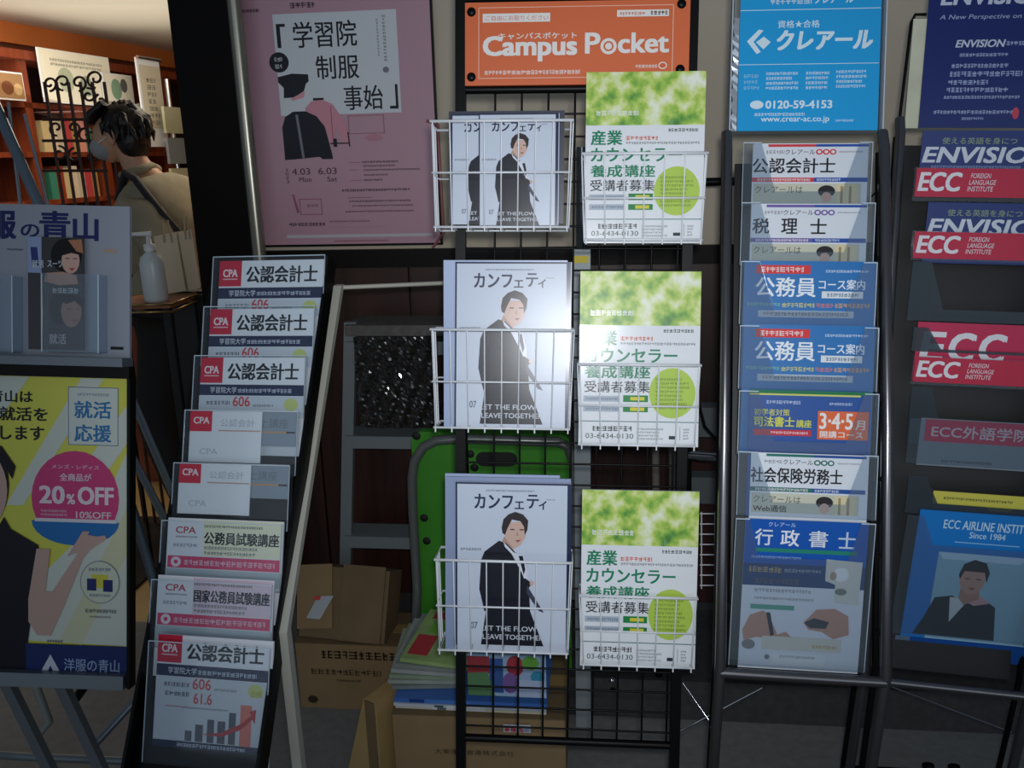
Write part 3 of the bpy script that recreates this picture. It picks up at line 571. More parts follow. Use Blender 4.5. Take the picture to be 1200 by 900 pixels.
for i, l1, l2 in ((3, 'plain white half-width leaflet, the upper of two alike', 'grey booklet behind the upper plain white leaflet'), (4, 'plain white half-width leaflet, the lower of two alike', 'grey booklet behind the lower plain white leaflet')):
    x0, y0 = LX[i]; x1 = RX[i][0]
    s = Sheet('booklet', CA, (x0+4, y0+2, x1-3, y0+42), l2, 'booklet', 'brochures in the clear pocket rack', thick=.003, off=-.003, tilt=TL, body=mat('grey_booklet', (128, 140, 152), .4))
    s.art([('t', '公認会計士講座', x0+38, y0+10, x0+118, y0+21, (104, 114, 126), .0), ('r', x0+38, y0+25, x1-14, y0+27, (186, 140, 100)), ('r', x1-14, y0+25, x1-4, y0+27, (50, 50, 55))])
    s = Sheet('leaflet', CA, (x0+2, y0+2, x0+86, y0+62), l1, 'leaflet', 'brochures in the clear pocket rack', thick=.002, off=.002, tilt=TL, body=MATS['brochure_paper'])
    s.art([('r', x0+2, y0+2, x0+28, y0+26, (206, 26, 54)), ('t', 'CPA', x0+6, y0+9, x0+25, y0+17, (236, 220, 224), .04), ('t', '公認会計', x0+38, y0+11, x0+78, y0+20, (168, 174, 184), .0), ('r', x0+36, y0+24, x0+85, y0+25.5, (190, 160, 140)), ('t', 'CPA', x0+15, y0+46, x0+36, y0+53, (176, 182, 190), 0)])
for i, ttl, bgc, l1 in ((5, '公務員試験講座', (226, 226, 196), 'cream civil-service course brochure with a pink band'), (6, '国家公務員試験講座', (216, 196, 210), 'lilac civil-service course brochure with a pink band')):
    x0, y0 = LX[i]; x1 = RX[i][0]; x0 += 1; x1 -= 2
    s = Sheet('brochure', CA, (x0, y0+2, x1, y0+122), l1, 'brochure', 'brochures in the clear pocket rack', thick=.004, tilt=TL, body=MATS['brochure_paper'])
    s.art([('r', x0+43, y0+3, x1-1, y0+46, bgc), ('t', 'CPA', x0+10, y0+12, x0+34, y0+20, (180, 40, 60), .02), ('d', x0+10, y0+23, x0+36, y0+25, GREY), ('d', x0+8, y0+32, x0+36, y0+36, (150, 156, 170)), ('d', x0+44, y0+9, x0+112, y0+12, (90, 92, 90)),
        ('t', ttl, x0+44, y0+17, x1-4, y0+32, (26, 28, 36), .03), ('d', x0+45, y0+34, x0+110, y0+44, (120, 124, 120), 2), ('r', x0+2, y0+47, x1-2, y0+61, (208, 62, 104)), ('e', x0+12, y0+54, 6, 6, (230, 214, 224)), ('e', x0+12, y0+54, 2.5, 2.5, (208, 62, 104)),
        ('d', x0+22, y0+51, x1-8, y0+57, (226, 190, 204)), ('r', x0, y0+62, x1, y0+80, (176, 190, 196))])
x0, y0, x1 = 181, 747, 317
s = Sheet('brochure', CA, (x0, y0, x1, y0+175), 'fully visible bottom brochure with a red rising arrow over grey bars', 'brochure', 'brochures in the clear pocket rack', thick=.004, tilt=TL, body=MATS['brochure_paper'])
A8 = cpa_cover(x0, y0, x1, 1)
A8 += [('t', '61.6', 227, 814, 249, 827, (196, 60, 60), .02), ('d', 193, 814, 222, 819, (90, 95, 105)), ('r', 194, 831, 212, 832, (200, 110, 100)), ('d', 213, 831, 268, 833, (120, 125, 130)), ('t', '合格', 293, 806, 307, 814, (170, 150, 60), 0)]
for (a, b_, c) in ((219, 859, 227), (231, 851, 240), (245, 844, 253), (257, 845, 266), (270, 834, 278)): A8.append(('r', a, b_, c, 871, (66, 76, 88)))
A8 += [('r', 283, 824, 296, 873, (214, 112, 96)), ('p', [(239, 862), (262, 858), (284, 846), (296, 835), (293, 831), (301, 828), (300, 845), (297, 840), (284, 853), (262, 863)], (176, 34, 44)),
       ('r', x0, 872, x1, 880, NAVY), ('d', 210, 874, 290, 878, (190, 196, 214)), ('r', 186, 882, 248, 923, (176, 184, 190)), ('d', 197, 884, 222, 890, GREY, 2), ('r', 252, 882, x1, 923, (70, 92, 150)), ('d', 262, 888, 300, 891, (190, 200, 225))]
s.art(A8)
# stand legs of the pocket rack, hidden low
zz = CA @ Vector((0, .079, -.93))
for x in (.03, .18):
    p = CA.inverted() @ Vector(((CA @ Vector((x, .085, -.93))).x, (CA @ Vector((x, .085, -.93))).y, .012)); q1 = CA.inverted() @ Vector(((CA @ Vector((x, .09, 0))).x, 2.02, .012))
    MB().tube([(x, .088, -.60), (x, .088, -.93), tuple(p)], .010, BLACK).build('leg', ca)
# cream metal frame
a = atY(397, 334, 1.66); b = atY(333, 738, 1.24); c = atY(346, 905, 1.22); d = atY(537, 331, 1.78)
fo = empty('support_stand', pose((b.x, b.y, 0)), 'cream metal frame leaning beside the clear pocket rack, with a thin top bar', 'stand')
def fl(p): return tuple(Vector(p)-Vector((b.x, b.y, 0)))
m_ = MB(); wv = Vector((.0085, 0, 0)); dv = Vector((0, .010, 0))
def bar(p, q_, m): m.hexa([fl(p-wv-dv), fl(p+wv-dv), fl(p+wv+dv), fl(p-wv+dv), fl(q_-wv-dv), fl(q_+wv-dv), fl(q_+wv+dv), fl(q_-wv+dv)], CREAMMET)
bar(b, a, m_); m_.build('leg', fo)
m_ = MB(); c0 = Vector((c.x+.01, c.y, .0)); bar(c0, b, m_); m_.build('foot_section', fo)
MB().tube([fl(a+Vector((.005, .006, -.006))), fl(d)], .0045, CREAMMET).build('top_bar', fo)
MB().tube([fl(d), fl((d.x, d.y+.02, .0))], .006, BLACK).build('rear_leg', fo)

#@@RIGHT RACKS
def bowrack(name, M, width, label, low, toptube, footx, ties):
    """rack of two bowed black tubes: M has its origin at the first row's left edge; tubes lean with M, then bend to the vertical"""
    o = empty(name, M, label, 'rack'); I = M.inverted()
    def wp(x, z, y=0): return M @ Vector((x, y, z))
    ends = []
    for k, x in enumerate((-.022, width+.022)):
        a = wp(x, toptube, .03); b = wp(x, 0, .02); c = wp(x, low*.55, .012); d = wp(x, low, .03); e = Vector((d.x+.0, d.y+.03, d.z-.25)); f = Vector((d.x, d.y+.08, .012))
        n = 'side_tube'
        MB().tube([I @ p for p in (a, b, c, d, e, f)], .0095, DARKTUBE, 12).build(n, o)
        a2 = wp(x, toptube-.03, .05); c2 = wp(x, low, .085)
        MB().tube([I @ p for p in (a2, c2, Vector((c2.x, c2.y+.05, .012)))], .006, BLACK, 8).build('rear_tube', o)
        m = MB()
        for i in range(7): z = low*(i+.5)/7; m.box(x-.004 if k else x, x if k else x+.004, .02, .09, z-.004, z+.004, CHROME)
        m.build('side_bracket', o); ends.append((d, f, c2))
    MB().tube([I @ (ends[0][0]+Vector((0, 0, -.015))), I @ (ends[1][0]+Vector((0, 0, -.015)))], .009, DARKTUBE, 10).build('lower_bar', o)
    z = .155
    L_, R_ = ends[0][1].copy(), ends[1][1].copy(); L_.z = R_.z = z; L_.y = R_.y = L_.y-.01
    MB().tube([I @ L_, I @ R_], .008, BLACK, 10).build('foot_bar', o)
    for t in footx:
        q_ = L_.lerp(R_, t); m = MB(); m.tube([I @ Vector((q_.x, q_.y-.01, z+.03)), I @ Vector((q_.x+.012, q_.y-.05, .06)), I @ Vector((q_.x+.02, q_.y-.11, .013))], [.012, .013, .012], BLACK, 10); m.build('rubber_foot', o)
    for (x_, y_, x2_, y2_) in ties: MB().tube([I @ atY(x_, y_, L_.y+.06), I @ atY(x2_, y2_, L_.y+.12)], .0016, CHROME, 6).build('tie_wire', o)
    MB().box(0, width, .075, .079, low, -.01, mat('black_back_panel', (18, 19, 21), .5)).build('back_panel', o)
    return o
CL = pose((0.238, 1.591, 1.461), .2, 20.9, 1.3)
NOT = (.14, .26, .78, .90, .78)
cl = bowrack('pocket_rack', CL, .225, 'black tubular rack of seven clear pockets under the light blue sign', -.90, .03, (.55, .78), ((790, 860, 893, 806), (842, 860, 800, 800)))
LXc = [(871, 168), (869, 238), (868, 305), (867, 380), (866, 457), (865, 527)]; RXc = [(1022, 168), (1025, 238), (1027, 308), (1029, 383), (1029, 458), (1028, 530)]
for i in range(6): pocket(cl, CL, LXc[i][0], RXc[i][0], (LXc[i][1]+RXc[i][1])/2, .108, 9, .012, NOT, HAZY)
pocket(cl, CL, 862, 1025, 606, .262, 15, .014, (.10, .18, .82, .90, .25), HAZY)
BL = (14, 108, 176); BOOK = mat('leaflet_paper', (214, 220, 228), .35)
def lf(i, box, items, label, name='leaflet', col=None, P=CL, tilt=9, group='leaflets in the clear pockets under the light blue sign', hgt=150):
    x0, y0, x1 = box
    s = Sheet(name, P, (x0, y0, x1, y0+hgt), label, name, group, thick=.003, tilt=tilt, off=-.001, body=col or BOOK); s.art(items); return s
def course(x0, y0, title, tx0, c1, c2, pieces):
    X = lambda v: x0+v
    return [('r', X(18), y0+1, X(74), y0+4, c1), ('r', X(74), y0+1, X(135), y0+4, c2), ('d', X(16), y0+8, X(37), y0+12, (150, 150, 160)), ('t', 'クレアール', X(38), y0+7, X(73), y0+13, (80, 80, 95), .01)] + \
           [('e', X(78+k*8), y0+10, 4, 3.3, c1) for k in range(3)] + [('e', X(78+k*8), y0+10, 2.2, 1.8, (220, 224, 230)) for k in range(3)] + [('d', X(101), y0+9, X(128), y0+11, (150, 150, 160))] + \
           [('t', t, X(a), y0+17, X(b_), y0+35, (30, 30, 38), .02) for t, a, b_ in pieces] + \
           [('r', X(0), y0+40, X(73), y0+45, c1), ('r', X(73), y0+40, X(135), y0+45, c2), ('d', X(6), y0+41, X(68), y0+44, (226, 220, 224)), ('d', X(76), y0+41, X(104), y0+44, (206, 214, 230)),
            ('r', X(2), y0+47, X(128), y0+70, (196, 196, 178)), ('r', X(100), y0+48, X(124), y0+70, (214, 200, 160)), ('r', X(104), y0+50, X(107), y0+70, (150, 140, 110)), ('r', X(114), y0+50, X(117), y0+70, (150, 140, 110)),
            ('e', X(88), y0+56, 10, 7, (42, 38, 42)), ('e', X(88), y0+63, 6, 6, (206, 168, 150)), ('t', 'クレアールは', X(4), y0+50, X(60), y0+58, (70, 74, 70), .0)]
PU = (110, 92, 160); DB = (44, 80, 160)
lf(0, (880, 168, 1015), course(880, 168, '', 0, (206, 60, 70), DB, (('公認会計士', 0, 97),)), 'white leaflet with a red top line in the topmost pocket under the light blue sign')
lf(1, (878, 239, 1014), course(878, 239, '', 0, PU, DB, (('税', 2, 22), ('理', 36, 55), ('士', 70, 89))), 'white leaflet with a purple top line in the second pocket under the light blue sign')
for i, l1 in ((2, 'blue civil-service leaflet with a red label, the upper of two alike'), (3, 'blue civil-service leaflet with a red label, the lower of two alike')):
    x0, y0 = LXc[i]; y0 += 1; x0 += 2
    lf(i, (x0, y0, x0+154), [('r', x0+14, y0+5, x0+78, y0+15, (214, 60, 62)), ('d', x0+20, y0+7, x0+70, y0+13, (240, 220, 220)), ('d', x0+96, y0+10, x0+146, y0+13, (200, 220, 240)), ('t', '公務員', x0+14, y0+19, x0+85, y0+42, (230, 236, 242), .02),
        ('t', 'コース案内', x0+88, y0+21, x0+142, y0+33, (226, 234, 242), .02), ('r', x0+92, y0+35, x0+140, y0+43, (220, 226, 230)), ('d', x0+98, y0+37, x0+134, y0+41, (90, 120, 150)),
        ('d', x0+4, y0+49, x0+44, y0+53, (130, 190, 170)), ('d', x0+46, y0+49, x0+84, y0+54, (214, 208, 130)), ('d', x0+86, y0+49, x0+106, y0+54, (210, 130, 130)), ('d', x0+108, y0+49, x0+148, y0+54, (222, 170, 110)),
        ('r', x0+18, y0+58, x0+130, y0+66, (176, 188, 200)), ('d', x0+24, y0+60, x0+124, y0+64, (100, 104, 120))], l1, col=mat('blue_leaflet', BL, .35))
x0, y0 = 876, 458
lf(4, (x0, y0, x0+142), [('r', x0, y0, x0+142, y0+4, (40, 116, 80)), ('r', x0, y0+4, x0+130, y0+6, (206, 206, 110)), ('d', x0+20, y0+12, x0+60, y0+16, (190, 205, 230)), ('d', x0+94, y0+13, x0+120, y0+16, (190, 205, 230)),
    ('t', '初学者対策', x0+6, y0+22, x0+48, y0+30, (206, 206, 90), .01), ('t', '司法書士', x0+6, y0+31, x0+54, y0+43, (214, 214, 80), .03), ('t', '講座', x0+56, y0+34, x0+74, y0+43, (214, 214, 80), .02), ('r', x0+6, y0+46, x0+74, y0+53, (196, 50, 66)), ('d', x0+26, y0+48, x0+70, y0+51, (236, 210, 214)),
    ('r', x0+81, y0+23, x0+140, y0+56, (222, 106, 66)), ('t', '3·4·5', x0+83, y0+25, x0+122, y0+44, (232, 230, 226), .03), ('t', '月', x0+125, y0+33, x0+136, y0+44, (232, 230, 226), .02), ('t', '開講コース', x0+84, y0+46, x0+134, y0+54, (232, 230, 226), .02)],
    'dark blue leaflet with an orange box in the fifth pocket under the light blue sign', col=mat('darkblue_leaflet', (14, 74, 150), .35))
x0, y0 = 878, 532
A_ = course(x0, y0, '', 0, (40, 110, 100), (40, 80, 150), (('社会保険労務士', 0, 108),)) + [('t', 'Web通信', x0+4, y0+61, x0+44, y0+69, (40, 44, 44), .03)]
lf(5, (x0, y0, x0+138), A_, 'white leaflet with a teal band in the sixth pocket under the light blue sign', hgt=130)
s = Sheet('leaflet', CL, (869, 610, 1012, 786), 'large blue and white leaflet with two hands in the lowest pocket', 'leaflet', 'leaflets in the clear pockets under the light blue sign', thick=.003, tilt=15, off=-.001, body=BOOK)
s.art([('r', 869, 610, 1012, 661, (24, 84, 170)), ('r', 869, 661, 1012, 687, (36, 62, 112)), ('t', '行', 881, 621, 902, 640, (214, 220, 228), .02), ('t', '政', 911, 621, 933, 640, (226, 230, 238), .02), ('t', '書', 944, 621, 966, 640, (214, 220, 228), .02), ('t', '士', 978, 621, 998, 640, (190, 204, 220), .02),
    ('t', 'クレアール', 896, 613, 928, 618, (200, 214, 236), 0), ('r', 882, 643, 1000, 647.5, (40, 130, 110)), ('d', 878, 652, 936, 655, (150, 180, 220)), ('d', 876, 665, 914, 671, (180, 160, 110)), ('d', 918, 666, 960, 670, (150, 160, 180)),
    ('p', [(966, 653), (1008, 655), (1006, 705), (978, 703), (978, 682), (966, 678)], (206, 206, 198)), ('e', 984, 670, 9, 8, (230, 232, 232)), ('e', 975, 672, 4, 5, (170, 150, 130)), ('e', 985, 690, 7, 4, (120, 124, 120)),
    ('d', 884, 678, 936, 684, (90, 94, 100)), ('d', 884, 690, 950, 694, (150, 152, 156)), ('d', 884, 700, 954, 703, (150, 152, 156)), ('r', 880, 709, 932, 714.5, (90, 160, 140)),
    ('p', [(872, 740), (880, 722), (896, 716), (905, 726), (914, 744), (924, 740), (930, 746), (918, 756), (906, 750), (890, 748), (874, 752)], (186, 140, 122)), ('p', [(899, 718), (904, 718), (910, 744), (906, 747)], (40, 44, 54)), ('e', 880, 757, 8, 6, (130, 130, 130)),
    ('p', [(958, 712), (980, 710), (996, 718), (998, 740), (980, 746), (966, 738), (950, 736), (944, 728)], (186, 140, 122)), ('p', [(944, 728), (956, 722), (974, 726), (970, 734), (952, 734)], (50, 50, 60)),
    ('r', 896, 746, 990, 762, (206, 204, 192)), ('d', 956, 754, 984, 758, (190, 160, 90)), ('r', 908, 765, 972, 780, (222, 226, 228)), ('d', 918, 768, 960, 771, (150, 154, 158)), ('e', 903, 771, 3, 3, (120, 124, 128))])
# light blue sign in an acrylic frame
CS = pose((0.202, 1.53, 1.68), 5, 9, 1.6); CS = CL @ Matrix.Translation((0, .03, 0)) @ Matrix.Rotation(R(7), 4, 'X')
s = Sheet('blue_sign', CS, (866, -14, 1031, 153), 'light blue laminated sign with a white diamond logo above the middle rack', 'sign', thick=.002, body=mat('sky_blue_print', (36, 160, 222), .22, spec=.6))
def c4(x, y): return (840+x*.3, y*.3)
WB = (216, 236, 246)
s.art([('t', 'クレアール', *c4(375, -18), *c4(528, 14), WB, .03), ('d', *c4(205, -8), *c4(365, 14), WB), ('r', 866, 10.5, 1030, 11.3, WB), ('r', 866, 74.5, 1030, 75.2, WB), ('t', '資格★合格', *c4(236, 78), *c4(400, 108), WB, .01),
    ('p', [c4(116, 158), c4(162, 112), c4(180, 116), c4(142, 160), c4(172, 200), c4(156, 208)], WB), ('p', [c4(152, 162), c4(182, 140), c4(210, 162), c4(182, 190)], WB),
    ('t', 'クレアール', *c4(228, 116), *c4(604, 196), WB, .05, 3), ('d', *c4(108, 288), *c4(176, 348), (150, 206, 234), 3), ('d', *c4(196, 280), *c4(326, 348), WB, 4), ('d', *c4(352, 280), *c4(450, 348), WB, 4), ('d', *c4(470, 276), *c4(590, 344), WB, 4),
    ('e', *c4(162, 408), 8, 5, WB), ('t', '0120-59-4153', *c4(196, 392), *c4(458, 424), WB, .05), ('d', *c4(154, 440), *c4(350, 452), WB), ('t', 'www.crear-ac.co.jp', *c4(180, 454), *c4(448, 482), WB, .02), ('d', *c4(472, 468), *c4(540, 476), WB)], rough=.22)
fr = MB(); fr.box(-.014, s.W+.010, .003, .006, -s.H-.004, .05, ACR); fr.build('acrylic_backing', s.o)
fr = MB()
for x in (-.014, s.W+.008): fr.box(x, x+.002, -.001, .012, -s.H-.004, .05, ACRE)
fr.build('acrylic_edge', s.o)
cm = MB(); n = 26
for i in range(n):
    z0 = -.05-i*(s.H-.05)/n; z1 = -.05-(i+1)*(s.H-.05)/n; x_ = -.011+.003*math.sin(i*2.1); x2 = -.011+.003*math.sin((i+1)*2.1); yy = .001*math.sin(i*3.3); y2 = .001*math.sin((i+1)*3.3)
    cm.add([(x_, yy-.001, z0), (-.001, -yy, z0), (-.001, -y2, z1), (x2, y2-.001, z1)], [(0, 3, 2, 1)], mat('crumpled_film', (190, 196, 204), .12, .5))
cm.build('crumpled_film_edge', s.o)
for x in (-.012, s.W+.006): MB().tube([(x, .012, .06), (x, .012, -s.H-.02)], .0035, CHROME, 8).build('support_rod', s.o)

# far right rack
p = atD(1073, 153, 1.62)
EC = pose((p.x, p.y, p.z), -4, 13, 1.8)
ec = bowrack('pocket_rack', EC, .262, 'black tubular rack of clear pockets with crimson labels at the right edge', -1.06, .03, (.55, .72), ((1037, 802, 1185, 858), (1165, 808, 1195, 840)))
RB = (186, 16, 60); LGR = (226, 226, 232); NV = (18, 44, 112)
SMK = clear('smoky_acrylic', (.60, .64, .68), .02, .12, .30, (.10, .13, .15))
def xr_(px_, py, w=.262): return px_
def erow(y, H, tilt=9, m_=HAZY, xL=None):
    xL = xL or 1073-(y-153)*.012
    u, v = on(EC, xL, y); M = Matrix.Translation((u, 0, v)) @ Matrix.Rotation(R(tilt), 4, 'X')
    return xL, M
def epocket(y, H, notch, m_, xL=None, tilt=9):
    xL, M = erow(y, H, tilt, m_, xL); t = .0012; W = .262; deep = .012; m = MB()
    if notch:
        a, b_, c_, d_, dp = notch; m.prism([(0, -H), (W, -H), (W, 0), (W*d_, 0), (W*c_, -H*dp), (W*b_, -H*dp), (W*a, 0), (0, 0)], -deep/2, -deep/2+t, m_)
    else: m.box(0, W, -deep/2, -deep/2+t, -H, 0, m_)
    m.box(0, W, -deep/2, deep/2, -H-t, -H, ACR)
    for x in (0, W-t): m.box(x, x+t, -deep/2+t, deep/2, -H, 0, ACR)
    o = m.build('pocket', ec, M); return o, xL, M
def eclabel(o, M, z0, z1, W=.262):
    """crimson strip on the pocket front"""
    m = MB(); m.box(.002, W-.001, -.0085, -.0070, z1, z0, mat('crimson_strip', RB, .3)); st = m.build('label_strip', o); h = z0-z1
    f = lambda a, b_: (a*.001, b_*h/53)
    art(st, [('t', 'ECC', 6, -11, 80, -43, LGR, .05, 4), ('t', 'FOREIGN', 98, -11, 132, -20, LGR, .0, 1), ('t', 'LANGUAGE', 96, -23, 142, -32, LGR, .0, 1), ('t', 'INSTITUTE', 94, -35, 138, -44, LGR, .0, 1)], lambda a, b_: f(a, b_), base=.0092, rough=.3)
ENT = (.13, .24, .86, .97, .80)
def envision(y, xL, label):
    s = Sheet('leaflet', EC, (xL+6, y, xL+172, y+72), label, 'leaflet', 'navy leaflets at the right edge', thick=.003, tilt=9, off=-.001, body=mat('navy_leaflet', NV, .35)); a = xL+6
    s.art([('t', '使える英語を身につ', a+24, y+8, a+112, y+16, (140, 158, 130), .01), ('t', 'ENVISION', a+2, y+19, a+152, y+38, (206, 214, 226), .05, 4), ('d', a+14, y+41, a+120, y+44, (140, 160, 200))]); return s
envision(153, 1072, 'topmost navy leaflet above a crimson strip at the right edge'); o, xL, M = epocket(196, .062, None, ACR, 1072, 7); eclabel(o, M, -.002, -.055)
envision(238, 1078, 'second navy leaflet above a crimson strip at the right edge'); o, xL, M = epocket(270, .055, None, ACR, 1070, 7); eclabel(o, M, -.002, -.052)
epocket(306, .112, ENT, SMK, 1069)
s = Sheet('leaflet', EC, (1072, 380, 1240, 450), 'crimson leaflet with large white letters at the right edge', 'leaflet', thick=.003, tilt=9, off=-.001, body=mat('crimson_leaflet', (190, 32, 78), .35))
s.art([('t', 'E', 1077, 391, 1105, 426, LGR, .05, 3), ('t', 'C', 1110, 391, 1141, 426, LGR, .05, 3), ('t', 'C', 1146, 391, 1177, 426, LGR, .05, 3)])
o, xL, M = epocket(416, .055, None, ACR, 1070, 7); eclabel(o, M, -.002, -.050); epocket(383, .045, (.1, .2, .8, .9, .9), SMK, 1070, 8)
epocket(452, .112, ENT, SMK, 1068)
s = Sheet('leaflet', EC, (1076, 494, 1240, 550), 'greyish leaflet with a narrow crimson title strip at the right edge', 'leaflet', thick=.003, tilt=9, off=-.001, body=mat('grey_leaflet', (118, 130, 140), .4))
s.art([('r', 1082, 495, 1240, 521, (190, 40, 76)), ('t', 'ECC外語学院', 1090, 501, 1206, 516, (204, 190, 198), .02), ('d', 1106, 542, 1166, 545, (60, 66, 74))])
epocket(489, .088, None, HAZY, 1066)
epocket(556, .075, (.12, .22, .9, .99, .7), SMK, 1064)
s = Sheet('leaflet', EC, (1091, 580, 1240, 622), 'yellow leaflet just showing above the airline poster at the right edge', 'leaflet', thick=.002, tilt=9, off=-.006, body=mat('yellow_leaflet', (206, 200, 80), .4))
s.art([('d', 1104, 586, 1186, 589, (90, 90, 60)), ('r', 1091, 595, 1240, 612, (40, 56, 120)), ('p', [(1154, 594), (1190, 594), (1184, 599), (1160, 599)], (206, 200, 80))])
s = Sheet('leaflet', EC, (1064, 602, 1228, 774), 'bright blue airline-school leaflet with a portrait in a dark suit, lowest at the right edge', 'leaflet', thick=.003, tilt=16, off=.004, body=mat('airline_blue', (28, 124, 204), .35))
s.art([('t', 'ECC AIRLINE INSTITUTE', 1094, 611, 1206, 621, (190, 222, 244), .02), ('t', 'Since 1984', 1126, 623, 1168, 630, (190, 222, 244), .02), ('r', 1110, 635, 1186, 636, (150, 200, 236)),
    ('r', 1094, 648, 1216, 752, (150, 190, 210)), ('p', [(1094, 648), (1200, 648), (1190, 656), (1100, 656)], (190, 220, 240)),
    ('p', [(1078, 748), (1088, 728), (1098, 702), (1118, 698), (1140, 706), (1158, 700), (1172, 708), (1178, 748)], (24, 26, 38)), ('p', [(1116, 700), (1140, 700), (1120, 730)], (206, 212, 216)), ('p', [(1128, 700), (1150, 694), (1164, 704), (1146, 708)], (206, 160, 160)),
    ('p', [(1128, 682), (1150, 682), (1150, 700), (1134, 708), (1126, 700)], (176, 134, 118)), ('e', 1139, 677, 15, 18, (192, 150, 134)), ('p', [(1122, 672), (1126, 660), (1138, 654), (1152, 657), (1158, 668), (1156, 680), (1152, 668), (1128, 668), (1124, 678)], (22, 18, 22)),
    ('r', 1130, 676, 1136, 677.2, (40, 30, 30)), ('r', 1143, 676, 1149, 677.2, (40, 30, 30)), ('p', [(1135, 687), (1145, 687), (1140, 690)], (150, 80, 80)),
    ('r', 1064, 752, 1228, 774, (28, 76, 150)), ('r', 1058, 752, 1076, 764, (90, 110, 130)), ('d', 1086, 760, 1160, 763, (120, 160, 210))])
u, v = on(EC, 1062, 601); M = Matrix.Translation((u, -.004, v)) @ Matrix.Rotation(R(16), 4, 'X'); m = MB()
m.prism([(0, -.262), (.262, -.262), (.262, 0), (.25, 0), (.215, -.06), (.055, -.06), (.03, 0), (0, 0)], -.007, -.006, HAZY); m.box(0, .262, -.007, .007, -.264, -.262, ACR); m.build('pocket', ec, M)
# navy header poster
ES = EC @ Matrix.Translation((0, .03, 0)) @ Matrix.Rotation(R(4), 4, 'X')
s = Sheet('poster', ES, (1083, -16, 1243, 150), 'navy laminated poster with white lettering at the upper right edge', 'poster', thick=.002, body=mat('deep_navy_print', (22, 40, 106), .25, spec=.6))
LB = (170, 184, 222)
s.art([('t', 'ENVISION', 1097, -16, 1226, 5, (200, 208, 228), .05, 3), ('t', 'A New Perspective on English', 1097, 16, 1224, 23, LB, 0, 2), ('t', 'ENVISION', *c4(930, 152), *c4(1120, 182), (200, 208, 228), .04, 2), ('d', *c4(1130, 160), 1215, *c4(0, 176)[1:], LB),
    ('d', *c4(950, 205), *c4(1140, 218), LB), ('d', *c4(922, 246), *c4(1146, 262), LB), ('d', *c4(918, 276), *c4(1200, 296), LB), ('d', *c4(914, 310), *c4(1070, 328), LB), ('d', *c4(910, 340), *c4(1154, 358), LB), ('d', *c4(902, 372), *c4(1200, 384), LB),
    ('d', *c4(866, 430), *c4(1180, 444), LB), ('d', *c4(980, 458), *c4(1066, 468), LB), ('e', *c4(1190, 442), 4, 7, (200, 70, 90))], rough=.25)
fr = MB(); fr.box(-.024, s.W, .003, .005, -s.H, -.055, mat('pale_backing_card', (200, 200, 176), .5, var=.12, scale=14)); fr.build('backing_card', s.o)
MB().tube([(.0, .01, -.045), (-.02, .01, -.045), (-.026, .01, -.06), (-.034, .012, -s.H-.03)], .003, BLACK, 8).build('frame_rod', s.o)

#@@LEFT STAND
AO = pose((-1.174, 1.433, 1.087), 4.8, 11.9, 2.6)
ao = empty('advertising_stand', AO, 'silver advertising stand with a grey header board and yellow suit poster, left foreground', 'stand')
def au(x, y, off=0): return on(AO, x, y, off)
xL = au(-118, 600)[0]; xR = au(152, 600)[0]; Wd = xR-xL
def child_sheet(name, box, off, thick, m_, items, par=ao, PM=AO, base=.0004):
    s = Sheet(name, PM, box, 'x', 'x', off=off, thick=thick, body=m_)
    for k_ in ('label', 'category'): del s.o[k_]
    s.o.parent = par; s.o.matrix_local = PM.inverted() @ s.M
    if items: s.art(items, base=base)
    return s
GB = mat('grey_blue_board', (150, 156, 166), .45); NVY = (34, 40, 96)
child_sheet('header_board', (-118, 239, 152, 418), .0, .008, GB, [('t', '洋', -52, 247, -18, 280, NVY, .04), ('t', '服', -12, 247, 20, 280, NVY, .04), ('t', 'の', 25, 262, 47, 277, NVY, .03), ('t', '青', 47, 246, 83, 280, NVY, .04), ('t', '山', 86, 248, 116, 280, NVY, .04),
    ('d', 9, 291, 28, 293, (60, 64, 80)), ('r', 122, 289, 137, 293, (176, 150, 130)), ('r', 130, 403, 145, 406.5, (24, 24, 28))])
z1 = au(20, 416)[1]; z2 = au(20, 426)[1]; z3 = au(20, 440)[1]; z4 = au(20, 784)[1]; z5 = au(20, 800)[1]
MB().box(xL, xR, -.03, .012, z2, z1, mat('grey_ledge', (110, 118, 126), .4, .3)).build('ledge', ao)
MB().box(xL, xR+.004, -.012, .012, z3, z2, BLACK).build('middle_rail', ao)
MB().box(xR, xR+.006, -.012, .012, z5, z3, BLACK).build('side_rail', ao); MB().box(xL-.006, xL, -.012, .012, z5, z3, BLACK).build('side_rail', ao)
MB().box(xL-.004, xR-.004, -.018, .014, z5, z4, SILVER).build('bottom_rail', ao)
YE = (208, 206, 62); PALE = (206, 212, 200); SKN2 = (196, 162, 150); SUIT = (26, 24, 34)
